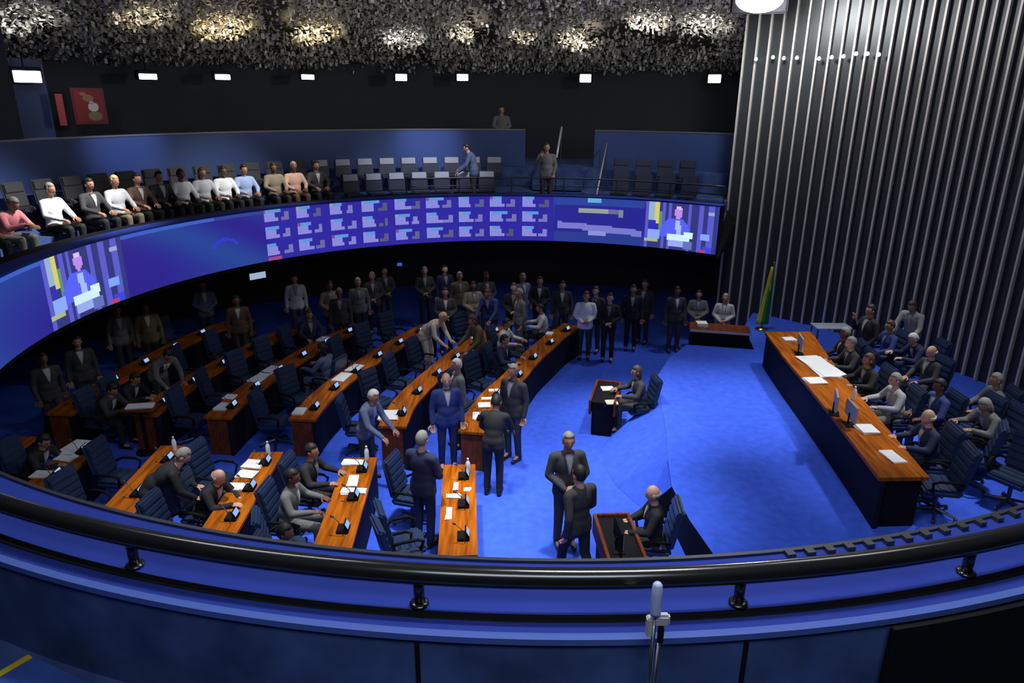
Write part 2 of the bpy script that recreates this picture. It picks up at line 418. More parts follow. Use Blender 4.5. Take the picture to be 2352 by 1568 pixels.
for i in range(NX):
    th = T0 + (T1 - T0) * (i + .5) / NX
    for j in range(NZ):
        y = 1 - (j + .5) / NZ
        if A_feedR[0] <= th <= A_feedR[1]: c = feed((A_feedR[1] - th) / (A_feedR[1] - A_feedR[0]) * 22, y * 15)
        elif A_feedL[0] <= th <= A_feedL[1]: c = feed((A_feedL[1] - th) / (A_feedL[1] - A_feedL[0]) * 22, y * 15)
        elif A_tab[0] <= th <= A_tab[1]: c = board((A_tab[1] - th) / (A_tab[1] - A_tab[0]) * 9, y)
        elif A_sec[0] <= th <= A_sec[1]: c = sect((A_sec[1] - th) / (A_sec[1] - A_sec[0]), y)
        else: c = wave(th, y)
        f = bm.faces.new((vv[i][j], vv[i + 1][j], vv[i + 1][j + 1], vv[i][j + 1])); f.normal_flip()
        lc = (*s2l(c), 1)
        for lp in f.loops: lp[cl] = lc
ledm = bpy.data.materials.new('led_screen_content'); ledm.use_nodes = True; nt = ledm.node_tree; b = nt.nodes['Principled BSDF']
b.inputs['Base Color'].default_value = (.005, .005, .01, 1); b.inputs['Roughness'].default_value = .6
at_ = nt.nodes.new('ShaderNodeVertexColor'); at_.layer_name = 'screen'
nt.links.new(at_.outputs['Color'], b.inputs['Emission Color']); b.inputs['Emission Strength'].default_value = 1.0
led = empty('curved_led_screen', pol(130, 7.6, Z0)); led.matrix_world = Matrix.Translation(pol(130, 7.6, Z0))
tag(led, 'long curved blue display band wrapped round the gallery front above the chamber', 'screen')
inv = Matrix.Translation(-pol(130, 7.6, Z0))
def child(o, parent):
    o.parent = parent; o.matrix_parent_inverse = Matrix.Translation(-Vector(parent.location)); return o
child(obj('display_panel', bm, ledm), led)
bm = bmesh.new(); ring_sweep(bm, [(7.59, Z0 - .03), (7.635, Z0 - .03), (7.635, Z1 + .01), (7.59, Z1 + .01)], T0 - .1, T1, 120); fixn(bm); child(obj('housing', bm, black), led)
bm = bmesh.new(); ring_sweep(bm, [(7.55, Z1), (7.9, Z1), (7.9, Z1 + .035), (7.55, Z1 + .035)], T0 - .1, T1, 120); fixn(bm); child(obj('top_trim', bm, ledge_m), led)

# gallery guard rail above the screen: two tubes and posts
rail = empty('gallery_guard_rail', pol(90, 7.95, 3.79)); tag(rail, 'dark metal guard rail with thin posts along the far gallery edge', 'railing')
bm = bmesh.new(); tube(bm, [pol(t, 7.95, 4.2) for t in range(52, 114, 2)], .022, 8); child(obj('top_rail', bm, dkmetal, smooth=True), rail)
bm = bmesh.new(); tube(bm, [pol(t, 7.95, 4.0) for t in range(52, 114, 2)], .014, 6); child(obj('middle_rail', bm, dkmetal, smooth=True), rail)
for t in range(52, 113, 10):
    bm = bmesh.new(); tube(bm, [pol(t, 7.95, 3.76), pol(t, 7.95, 4.2)], .016, 6); child(obj('post', bm, dkmetal), rail)
# stair hand rails in the opening
for i, (u0, v0, u1, v1, ra, rb, lab) in enumerate(((1290, 292, 1278, 362, 11.3, 10.3, 'tall pale stair handrail left of the opening in the partition'),
                                               (1394, 330, 1370, 448, 11.1, 8.6, 'thin sloping stair handrail beside the right partition'))):
    p0 = cyl(u0, v0, ra); p1 = cyl(u1, v1, rb)
    h = empty('stair_handrail', (p1.x, p1.y, 3.6)); tag(h, lab, 'handrail')
    bm = bmesh.new(); tube(bm, [p0, p1], .035 if i == 0 else .02, 8); child(obj('rail', bm, mat('pale_handrail', (.45, .46, .46), .4, .3), smooth=True), h)
    bm = bmesh.new(); tube(bm, [p1, (p1.x, p1.y, 3.56 if i == 0 else 3.16)], .018, 6); child(obj('post', bm, dkmetal), h)
    bm = bmesh.new(); tube(bm, [p0, (p0.x, p0.y, 4.21 if i == 0 else 3.56)], .018, 6); child(obj('post', bm, dkmetal), h)
bm = bmesh.new(); a0, a1 = thc(1367, 300, 11.4), thc(1207, 300, 11.4)
for k in range(5): ring_sweep(bm, [(10.0 + k * .3, 3.56), (11.7, 3.56), (11.7, 3.6 + k * .14), (10.0 + k * .3, 3.6 + k * .14)], a0 + 1.2, a1 - 1.2, 4)
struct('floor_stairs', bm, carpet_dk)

# ------------------------------------------------------------------ ceiling lights above the corridor
for i, (u, v, w, hh, where) in enumerate(((60, 176, .62, .26, 'largest, at the far left end'), (338, 176, .46, .14, 'second from the left'), (510, 177, .42, .14, 'third from the left'),
                             (706, 177, .38, .14, 'fourth from the left'), (921, 178, .36, .2, 'fifth from the left'), (1062, 178, .36, .2, 'sixth from the left'),
                             (1345, 180, .36, .24, 'second from the striped wall'), (1642, 181, .38, .24, 'nearest the striped wall'))):
    p = cyl(u, v, 13.6); l = empty('ceiling_light', p, R(theta(p)) + PI / 2)
    tag(l, 'rectangular lit lamp above the rear corridor, ' + where, 'lamp', 'lamps above the rear corridor')
    bm = bmesh.new(); box(bm, (0, -.05, .04), (w + .08, .2, hh + .1), bev=.01); obj('housing', bm, black, l)
    bm = bmesh.new(); box(bm, (0, .06, 0), (w, .04, hh), bev=.01); obj('lens', bm, lampm, l)
    bm = bmesh.new(); tube(bm, [(0, -.05, hh / 2), (0, -.05, .55)], .015, 6); obj('hanger', bm, black, l)

# floodlight beside the striped wall, row of glowing blobs standing in for reflected lights on the wall
p = cyl(1745, -2, 8.4)
fl = empty('floodlight', p); fl.rotation_euler = (Vector((0, 0, H)) - p).to_track_quat('-Y', 'Z').to_euler()
tag(fl, 'blazing white floodlight hanging beside the top of the striped wall', 'floodlight')
bm = bmesh.new(); box(bm, (0, .12, 0), (1.25, .2, .62), bev=.04); obj('housing', bm, black, fl)
bm = bmesh.new(); lathe(bm, [(.001, 0), (.36, 0), (.36, .05), (.3, .09), (.001, .1)], seg=28)
for v in bm.verts: v.co = Matrix.Rotation(PI / 2, 3, 'X') @ v.co; v.co.x *= 1.45; v.co.z *= .8
obj('lens', bm, floodm, fl, True)
bm = bmesh.new(); tube(bm, [(0, .1, .28), (0, .1, .7)], .025, 6); obj('yoke', bm, black, fl)
l = bpy.data.lights.new('floodlight_lamp', 'POINT'); l.energy = 420; l.shadow_soft_size = .3; l.color = (.95, .98, 1)
lo = bpy.data.objects.new('floodlight_lamp', l); COL.objects.link(lo); lo.location = p + (Vector((0, 0, H)) - p).normalized() * .5 + Vector((.3, -.1, -.1))
for i, (u, v) in enumerate(((1736, 138), (1775, 134), (1800, 136), (1830, 135), (1881, 137), (1910, 134), (1937, 132), (1966, 126), (1992, 126), (2018, 128))):
    p = cyl(u, v, 9.9); bm = bmesh.new()
    lathe(bm, [(.004, -.02), (.035, -.01), (.045, .02), (.03, .06), (.01, .07)], seg=10)
    o = obj('glint', bm, mat('glowing_glint', (1, 1, 1), .3, emit=(.8, .95, 1), es=2.2), smooth=True); o.location = p
    tag(o, 'tiny bright bulb on the striped wall, %s from the left' % ORD[i + 1], 'glint', 'glints across the striped wall')

# ------------------------------------------------------------------ near balcony: handrail, trim with brackets, clamp stand, step tape
hr = empty('balcony_handrail', pol(-90, 8.22, 3.78)); tag(hr, 'thick curved black handrail running across the near balcony ledge', 'handrail')
bm = bmesh.new(); tube(bm, [pol(-136 + t * .9, 8.235, 3.95) for t in range(0, 95)], .054, 20); child(obj('rail', bm, blackg, smooth=True), hr)
for u, v in ((-330, 1130), (320, 1285), (962, 1385), (1702, 1390), (2226, 1315), (2600, 1210)):
    q = at(u, v, 3.78); t = theta(q)
    bm = bmesh.new(); tube(bm, [pol(t, 8.235, 3.765), pol(t, 8.235, 3.94)], .028, 8); lathe(bm, [(.05, 0), (.05, .01), (.03, .015)], pol(t, 8.235, 3.767), 10)
    child(obj('post', bm, blackg, smooth=True), hr)
tr = empty('ledge_trim', pol(-90, 7.87, 3.78)); tag(tr, 'thin dark metal strip with small brackets on the inner edge of the near ledge', 'trim strip')
bm = bmesh.new(); ring_sweep(bm, [(7.86, 3.76), (7.885, 3.76), (7.885, 3.795), (7.86, 3.795)], 218, 299, 100); fixn(bm); child(obj('strip', bm, dkmetal), tr)
for u in range(1808, 2352, 44):
    v = 1262 - (u - 1800) * .133 - ((u - 1800) / 552) ** 2 * 12
    q = at(u, v, 3.8); t = theta(q); c = pol(t, 7.91, 3.79)
    bm = bmesh.new(); box(bm, c, (.05, .05, .03), Matrix.Rotation(R(t), 3, 'Z')); child(obj('bracket', bm, dkmetal), tr)
# slim stand with clamp in front of the handrail
q = at(1482, 1450, 3.775); st = empty('camera_stand', (q.x, q.y - .02, 3.15)); st.location.y = q.y - .16
b0 = st.location.copy()
tag(st, 'slim grey stand with clamp and pale translucent top against the black handrail', 'stand')
bm = bmesh.new(); tube(bm, [(0, 0, 0), (0, 0, .80)], .010, 8); tube(bm, [(.028, 0, .0), (.028, 0, .7)], .007, 8); obj('pole', bm, chrome, st, True)
bm = bmesh.new(); box(bm, (.03, 0, .835), (.075, .04, .06), bev=.01); box(bm, (-.02, .01, .79), (.03, .04, .1), bev=.006); obj('clamp', bm, greymat, st)
bm = bmesh.new(); box(bm, (.03, -.01, .76), (.025, .03, .09), bev=.005); obj('knob', bm, black, st)
bm = bmesh.new(); lathe(bm, [(.024, .86), (.026, .88), (.026, .97), (.022, 1.02), (.014, 1.03)], seg=14); obj('bottle_top', bm, mat('pale_translucent', (.42, .46, .72), .2), st, True)
bm = bmesh.new()
for k in range(3): tube(bm, [(0, 0, .12), (.16 * math.cos(k * 2.1 + 1), .16 * math.sin(k * 2.1 + 1), .005)], .008, 6)
obj('foot', bm, dkmetal, st)
# dark panel leaning at the right of the balcony
q0, q1 = at(2003, 1385, 3.76), at(2420, 1300, 3.76)
t0_, t1_ = theta(q0), theta(q1)
bm = bmesh.new(); ring_sweep(bm, [(8.47, 3.15), (8.50, 3.15), (8.50, 3.74), (8.47, 3.74)], t0_, t1_, 8); fixn(bm)
tag(obj('parapet_panel', bm, black), 'large black panel standing against the right part of the near parapet', 'panel')
# raised step at the lower left with a yellow edge
a, b = at(-60, 1578, 3.3), at(66, 1504, 3.3)
d = (b - a).normalized(); nrm = Vector((d.y, -d.x, 0))
bm = bmesh.new(); pts = [a - d * .4, b + d * .0, b + nrm * 1.4 + d * .2, a + nrm * 1.4 - d * .4]
prism(bm, [(p_.x, p_.y) for p_ in pts], 3.151, 3.3, 0); struct('floor_step', bm, mat('step_carpet', (.04, .085, .33), .95, spec=.1, noise_amt=.2, nscale=5))
bm = bmesh.new(); pts = [a - d * .4 - nrm * .001, b - nrm * .001, b + nrm * .04, a - d * .4 + nrm * .04]
prism(bm, [(p_.x, p_.y) for p_ in pts], 3.301, 3.306, 0); struct('trim_5', bm, yel)

# ------------------------------------------------------------------ red framed picture and red sign in the corridor
def upright(u, v, r, w, h, name, lab, cat, painter):
    p = cyl(u, v, r); e = empty(name, p, R(theta(p)) + PI / 2); tag(e, lab, cat); painter(e, w, h); return e
def poster(e, w, h):
    bm = bmesh.new(); box(bm, (0, 0, 0), (w, .04, h), bev=.008); obj('frame', bm, mat('dark_red_frame', (.16, .02, .03), .5), e)
    bm = bmesh.new()
    box(bm, (.0, .024, 0), (w * .86, .008, h * .88))
    obj('backing', bm, mat('red_ground', (.3, .03, .04), .6), e)
    rp = random.Random(2)
    bm = bmesh.new()
    for k, (x, z, sx, sz, mi) in enumerate(((-.02, .22, .34, .2, 0), (.1, -.02, .32, .26, 1), (.12, -.27, .44, .26, 2), (-.16, .34, .2, .1, 0), (.06, .1, .12, .1, 1))):
        lathe(bm, [(.01, 0), (.5, 0), (.5, .02), (.01, .02)], seg=14, mi=mi)
        for v_ in bm.verts[-14 * 4:]:
            v_.co = Vector((-(x * w + v_.co.x * sx * w), .03 + v_.co.z * .3, z * h + v_.co.y * sz * h))
    obj('figure', bm, [mat('tan_paint', (.4, .2, .1), .6), mat('white_paint', (.8, .78, .8), .6), mat('olive_paint', (.25, .25, .13), .6)], e)
upright(205, 244, 13.6, .82, .88, 'poster', 'red framed poster with white and olive shapes in the rear corridor', 'poster', poster)
bm_e = upright(140, 252, 13.55, .17, .75, 'wall_banner', 'narrow red vertical banner left of the red poster', 'banner',
      lambda e, w, h: (obj('cloth', (lambda bm: (box(bm, (0, 0, 0), (w, .02, h), bev=.005), bm)[1])(bmesh.new()), mat('red_cloth', (.5, .08, .1), .7), e),
                       obj('rod', (lambda bm: (tube(bm, [(-w * .7, 0, h / 2 + .02), (w * .7, 0, h / 2 + .02)], .012, 6), bm)[1])(bmesh.new()), black, e)))
spot('ceiling_spot', cyl(170, 240, 13.0) + Vector((.6, -1.2, 1.3)), cyl(180, 245, 13.6), 45, 60, 1, (1, .95, .9))
# small lit sign hanging under the gallery
sp = cyl(592, 633, 9.2); e = empty('hanging_sign', sp, R(theta(sp)) + PI / 2); tag(e, 'small bright rectangular sign screen hanging under the gallery', 'sign screen')
bm = bmesh.new(); box(bm, (0, -.03, 0), (.47, .05, .20), bev=.01); obj('housing', bm, black, e)
bm = bmesh.new(); box(bm, (0, .0, 0), (.43, .012, .16)); obj('screen', bm, scr_w, e)
bm = bmesh.new(); tube(bm, [(-.15, -.03, .09), (-.15, -.03, 2.5 - sp.z)], .01, 6); obj('hanger', bm, black, e)
bm = bmesh.new(); tube(bm, [(.15, -.03, .09), (.15, -.03, 2.5 - sp.z)], .01, 6); obj('hanger', bm, black, e)
sp = cyl(918, 607, 9.6); bm = bmesh.new(); box(bm, (0, 0, 0), (.14, .04, .09), bev=.01); o = obj('indicator_light', bm, mat('blue_indicator', (0, 0, .1), .4, emit=(.04, .09, .5), es=1)); o.location = sp
o.rotation_euler = (0, 0, R(theta(sp)) + PI / 2); tag(o, 'small blue indicator light glowing under the far gallery', 'light')


# ================================================================== furniture
def link_copy(o, parent=None):
    c = o.copy(); COL.objects.link(c)
    if parent is not None: c.parent = parent
    for ch in list(o.children):
        link_copy(ch, c)
    return c

# ---- office armchair prototype (faces local +Y, seat centre over the origin)
def armchair():
    e = empty('office_armchair', (0, 0, 0))
    bm = bmesh.new(); box(bm, (0, .02, .45), (.52, .50, .10), bev=.035)
    for k in range(3): box(bm, (0, -.12 + .14 * k, .502), (.46, .10, .02), bev=.008)
    obj('seat', bm, leather, e)
    bm = bmesh.new(); rot = Matrix.Rotation(R(12), 3, 'X')
    box(bm, (0, -.27, .80), (.50, .08, .62), rot, bev=.03)
    for k in range(5): box(bm, Vector((0, -.235, .80)) + rot @ Vector((0, .012, -.22 + .11 * k)), (.44, .03, .085), rot, bev=.012)
    obj('backrest', bm, leather, e)
    for s in (-1, 1):
        bm = bmesh.new(); tube(bm, [(s * .25, -.2, .62), (s * .29, -.1, .66), (s * .29, .12, .66), (s * .28, .2, .62), (s * .24, .16, .44)], .022, 8)
        obj('armrest', bm, black, e, True)
    bm = bmesh.new(); tube(bm, [(0, 0, .08), (0, 0, .41)], .03, 10)
    for k in range(5):
        a = 2 * PI * k / 5 + .3; tube(bm, [(0, 0, .10), (.29 * math.cos(a), .29 * math.sin(a), .055)], [.026, .016], 6)
        lathe(bm, [(.01, 0), (.026, .008), (.026, .04), (.01, .05)], (.29 * math.cos(a), .29 * math.sin(a), 0), 8)
    obj('base', bm, dkmetal, e)
    return e
CH0 = armchair(); CH_USED = [0]; CH_POS = []
def place_chair(x, y, z, rz, label, group=None):
    c = CH0 if not CH_USED[0] else link_copy(CH0)
    CH_USED[0] = 1
    c.location = (x, y, z); c.rotation_euler = (0, 0, rz)
    tag(c, label, 'chair', group)
    if group is None and 'group' in c: del c['group']
    CH_POS.append((x, y)); return c

# ---- ribbon desk along a polyline
def ribbon(bm, L, Rr, z0, z1, mi=0):
    n = len(L)
    a = [bm.verts.new((p.x, p.y, z0)) for p in L]; b = [bm.verts.new((p.x, p.y, z0)) for p in Rr]
    c = [bm.verts.new((p.x, p.y, z1)) for p in L]; d = [bm.verts.new((p.x, p.y, z1)) for p in Rr]
    for i in range(n - 1):
        for q in ((c[i], c[i + 1], d[i + 1], d[i]), (a[i], b[i], b[i + 1], a[i + 1]), (a[i], a[i + 1], c[i + 1], c[i]), (b[i], d[i], d[i + 1], b[i + 1])):
            bm.faces.new(q).material_index = mi
    bm.faces.new((a[0], c[0], d[0], b[0])).material_index = mi; bm.faces.new((a[-1], b[-1], d[-1], c[-1])).material_index = mi
def normals2(P):
    out = []
    for i in range(len(P)):
        a = P[max(0, i - 1)]; b = P[min(len(P) - 1, i + 1)]; d = (b - a).normalized(); out.append(Vector((d.y, -d.x, 0)))
    return out
DESKS = []
def desk(pts, w, label, topm=woodm, z=.76, group=None):
    P = catmull([(x, y, 0) for x, y in pts], 6); N = normals2(P)
    e = empty('long_desk' if len(pts) > 2 else 'short_desk', P[0]); tag(e, label, 'desk', group)
    DESKS.append((P, w / 2))
    o = -Vector(P[0])
    Lr = [p + o - n * w / 2 for p, n in zip(P, N)]; Rt = [p + o + n * w / 2 for p, n in zip(P, N)]
    bm = bmesh.new(); ribbon(bm, Lr, Rt, z - .045, z); fixn(bm); obj('desk_top', bm, topm, e)
    bm = bmesh.new(); ribbon(bm, [p + o + n * (w / 2 - .07) for p, n in zip(P, N)], [p + o + n * (w / 2 - .02) for p, n in zip(P, N)], .0, z - .046); fixn(bm); obj('front_panel', bm, navy, e)
    for i, sgn in ((0, 1), (-1, -1)):
        p, n = P[i] + o, N[i]; t = Vector((-n.y, n.x, 0)) * sgn
        q = [p - n * (w / 2 - .04) + t * .03, p + n * (w / 2 - .075) + t * .03, p + n * (w / 2 - .075) + t * .07, p - n * (w / 2 - .04) + t * .07]
        bm = bmesh.new(); prism(bm, [(k.x, k.y) for k in q], 0, z - .046); fixn(bm); obj('end_panel', bm, woodd, e)
    return P, N

# ---- voting console prototype
def console():
    e = empty('voting_console', (0, 0, 0))
    bm = bmesh.new(); box(bm, (0, 0, .02), (.20, .16, .04), bev=.008); obj('base', bm, black, e)
    bm = bmesh.new(); rot = Matrix.Rotation(R(-62), 3, 'X'); box(bm, (0, .05, .085), (.17, .10, .018), rot, bev=.004); obj('screen_case', bm, black, e)
    sc = e.children[-1]
    bm = bmesh.new(); box(bm, Vector((0, .05, .085)) + rot @ Vector((0, 0, .0105)), (.14, .075, .004), rot); obj('screen', bm, screen, sc)
    bm = bmesh.new(); tube(bm, [(.13, .02, 0), (.13, .02, .10), (.11, -.03, .20), (.08, -.10, .25)], .006, 6); tube(bm, [(.08, -.10, .25), (.065, -.135, .262)], .014, 8)
    obj('microphone', bm, dkmetal, e, True)
    return e
CO0 = console(); CO_USED = [0]
def place_console(x, y, z, rz, label, group):
    c = CO0 if not CO_USED[0] else link_copy(CO0); CO_USED[0] = 1
    c.location = (x, y, z); c.rotation_euler = (0, 0, rz); tag(c, label, 'console', group); return c

rowdefs = [
 ('front', 'front long desk', [(-.67, 11.0), (-.55, 11.85), (-.30, 12.75), (.05, 13.6), (.37, 14.6), (.74, 15.5), (1.12, 16.4), (1.55, 17.15)], 6),
 ('second', 'second long desk', [(-2.08, 11.2), (-2.04, 12.0), (-1.88, 12.8), (-1.55, 13.9), (-1.17, 15.0), (-.71, 16.05), (-.27, 16.95)], 6),
 ('third', 'third long desk', [(-3.73, 11.45), (-3.66, 12.3), (-3.46, 13.3), (-3.13, 14.4), (-2.78, 15.4), (-2.4, 16.3), (-2.1, 16.9)], 6),
 ('fourth', 'fourth long desk', [(-5.26, 11.5), (-5.2, 12.3), (-5.04, 13.3), (-4.8, 14.3), (-4.5, 15.3), (-4.2, 16.1), (-3.8, 16.8)], 6),
 ('fifth', 'dim fifth long desk', [(-6.62, 11.6), (-6.52, 12.6), (-6.38, 13.6), (-6.12, 14.6), (-5.82, 15.6), (-5.4, 16.6)], 5),
 ('sixth', 'dark sixth long desk', [(-8.15, 11.6), (-8.1, 12.6), (-7.95, 13.9), (-7.75, 15.1), (-7.45, 16.4), (-6.85, 17.5)], 6)]
neardefs = [
 ('n1', 'first short desk', [(-.81, 9.86), (-.66, 7.53)], 3),
 ('n2', 'second short desk', [(-2.38, 10.06), (-2.27, 7.66)], 3),
 ('n3', 'third short desk', [(-3.93, 10.22), (-3.85, 7.95)], 3),
 ('n4', 'fourth short desk', [(-5.5, 10.42), (-5.42, 8.4)], 2),
 ('n5', 'dim fifth short desk', [(-6.98, 10.55), (-6.9, 9.0)], 2),
 ('n6', 'dark sixth short desk', [(-8.2, 10.7), (-8.2, 9.6)], 1)]
slots = []
dl = {'front': 'long curved orange wooden desk nearest the dais with a navy front panel', 'second': 'long curved orange wooden desk, second from the dais',
      'third': 'long curved orange wooden desk, third from the dais', 'fourth': 'long curved orange wooden desk, fourth from the dais, half in shade',
      'fifth': 'dim brown long desk in the fifth row under the gallery edge', 'sixth': 'darkest long desk, farthest back under the gallery',
      'n1': 'bright orange short wooden desk nearest the dais by the balcony ledge', 'n2': 'orange short wooden desk, second from the dais by the balcony',
      'n3': 'orange short wooden desk, third from the dais by the balcony', 'n4': 'orange short desk, fourth from the dais, partly behind a suited back',
      'n5': 'dim short wooden desk, fifth from the dais near the balcony', 'n6': 'dark short desk cut off at the left edge of the view'}
for key, nm, pts, ns in rowdefs + neardefs:
    if key[0] == 'n' : pts = pts[::-1]
    P, N = desk(pts, .50, dl[key], group='desks of the chamber')
    # arclength sampling of seat slots
    ln = [0]
    for a, b in zip(P, P[1:]): ln.append(ln[-1] + (b - a).length)
    for k in range(ns):
        s = ln[-1] * (k + .5) / ns
        i = max(j for j in range(len(ln)) if ln[j] <= s); i = min(i, len(P) - 2); f = (s - ln[i]) / (ln[i + 1] - ln[i])
        p = P[i].lerp(P[i + 1], f); n = N[i]
        rz = math.atan2(n.y, n.x) - PI / 2
        where = ORD[k + 1] + (' seat counting from the central aisle' if key[0] != 'n' else ' seat counting from the balcony')
        q = p + n * .07
        place_console(q.x, q.y, .761, rz, 'black console with small blue screen on the %s, %s' % (nm.split(',')[0], ORD[k + 1] + (' from the aisle' if key[0] != 'n' else ' from the balcony')), 'voting consoles on the desks')
        slots.append((p - n * .72, rz, 'empty navy leather armchair behind the %s, %s' % (nm.split(',')[0], ORD[k + 1] + (' from the aisle' if key[0] != 'n' else ' from the balcony'))))

# ---- presiding table on the platform
Lp = catmull([(5.53, 14.72, 0), (5.38, 13.2, 0), (5.27, 11.77, 0), (5.13, 10.1, 0), (4.96, 8.43, 0)], 5)
Rp = catmull([(6.57, 14.78, 0), (6.28, 13.2, 0), (6.05, 11.6, 0), (5.85, 10.1, 0), (5.65, 8.46, 0)], 5)
mt = empty('presiding_table', (5.5, 11.5, .6)); tag(mt, 'long orange wooden presiding table on the blue dais with a dark front', 'table')
DESKS.append(([(p + q) / 2 for p, q in zip(Lp, Rp)], .5)); o_ = Vector((-5.5, -11.5, 0))
bm = bmesh.new(); ribbon(bm, [p + o_ for p in Lp], [p + o_ for p in Rp], .745, .80); fixn(bm); obj('table_top', bm, woodm, mt)
bm = bmesh.new(); ribbon(bm, [p + o_ + Vector((.04, 0, 0)) for p in Lp], [p + o_ + Vector((.10, 0, 0)) for p in Lp], 0, .744); fixn(bm); obj('front_panel', bm, navy, mt)
for i in (0, -1):
    p, q = Lp[i] + o_, Rp[i] + o_; t = Vector((0, -.05 if i == 0 else .05, 0))
    bm = bmesh.new(); prism(bm, [(p.x + .11, p.y + t.y), (q.x - .05, q.y + t.y), (q.x - .05, q.y + t.y * 2), (p.x + .11, p.y + t.y * 2)], 0, .744); fixn(bm); obj('end_panel', bm, black, mt)
# ---- rostrum
rs = empty('speaking_rostrum', (5.03, 16.36, 0), R(-12)); tag(rs, 'low wide black rostrum with wooden top at the far end of the dais', 'rostrum')
bm = bmesh.new(); box(bm, (0, 0, .29), (1.34, .60, .58), bev=.01); obj('plinth', bm, carpet, rs)
bm = bmesh.new(); box(bm, (0, 0, .75), (1.36, .62, .34), bev=.01); obj('body', bm, black, rs)
bm = bmesh.new(); box(bm, (0, 0, .945), (1.42, .64, .045), bev=.01); obj('top', bm, woodd, rs)
bm = bmesh.new(); box(bm, (0, -.325, .945), (1.40, .012, .06), bev=.004); obj('front_edge', bm, mat('pale_edge_strip', (.55, .5, .45), .4), rs)
# ---- clerks' recessed desks
def clerk_desk(x, y, rz, label):
    e = empty('clerk_desk', (x, y, 0), rz); tag(e, label, 'desk', "clerks' desks beside the dais")
    bm = bmesh.new(); box(bm, (0, 0, .35), (.40, 1.0, .66), bev=.01); obj('body', bm, black, e)
    bm = bmesh.new(); box(bm, (0, 0, .69), (.42, 1.02, .02)); obj('writing_surface', bm, black, e)
    for s in (-1, 1):
        bm = bmesh.new(); box(bm, (s * .235, 0, .60), (.045, 1.10, .30), bev=.008); obj('side_rim', bm, woodd if s < 0 else woodd, e)
    bm = bmesh.new(); box(bm, (0, .53, .60), (.42, .045, .30), bev=.008); obj('end_rim', bm, woodd, e)
clerk_desk(1.44, 8.0, R(4), "clerk's black desk with reddish wooden rims next to the balcony")
clerk_desk(1.86, 12.9, R(-14), "clerk's black desk with reddish wooden rims beside the far side of the ramp")

# ---- side table with pale glass top behind the presiding table
p = at(1910, 748, 1.45); e = empty('side_table', (p.x, p.y, .6)); tag(e, 'narrow side table with pale grey top standing before the striped wall', 'table')
bm = bmesh.new(); box(bm, (0, 0, .84), (.8, .42, .03), bev=.008); obj('table_top', bm, mat('pale_glass_top', (.35, .38, .5), .2), e)
for sx in (-1, 1):
    for sy in (-1, 1):
        bm = bmesh.new(); tube(bm, [(sx * .36, sy * .17, 0), (sx * .36, sy * .17, .83)], .018, 6); obj('leg', bm, dkmetal, e)

# ---- flag on a pole
p = at(1752, 752, .68); fg = empty('furled_flag', (p.x, p.y + .1, .6)); tag(fg, 'tall furled green and yellow flag on a pole between rostrum and presiding table', 'flag')
bm = bmesh.new(); lathe(bm, [(.16, 0), (.16, .02), (.04, .05), (.02, .06)], seg=14); tube(bm, [(0, 0, .05), (.12, 0, 1.68)], .015, 8); obj('pole', bm, mat('brass_pole', (.5, .35, .1), .3, 1), fg, True)
bm = bmesh.new(); lathe(bm, [(.01, 1.66), (.035, 1.70), (.01, 1.77)], (.12, 0, 0), 8); obj('finial', bm, bpy.data.materials['brass_pole'], fg, True)
bm = bmesh.new(); nseg = 28; rows = []
for j in range(16):
    f = j / 15; z = 1.64 - f * 1.5; w = .04 + .10 * f ** .8; cx = .12 - f * .11
    row = []
    for i in range(nseg):
        a = 2 * PI * i / nseg; rr_ = w * (1 + .22 * math.cos(5 * a + 1.5 * f)); row.append(bm.verts.new((cx + rr_ * math.cos(a), .05 + .7 * rr_ * math.sin(a), z)))
    rows.append(row)
for j in range(15):
    for i in range(nseg):
        a = 360 * (i + .5) / nseg
        f_ = bm.faces.new((rows[j][i], rows[j][(i + 1) % nseg], rows[j + 1][(i + 1) % nseg], rows[j + 1][i]))
        f_.material_index = 1 if (150 + j * 3 < a < 255 - j) or (j < 6 and 255 < a < 285) else 0
bm.faces.new(rows[0]); bm.faces.new(rows[-1][::-1]); fixn(bm)
obj('cloth', bm, [green, gold], fg, True)

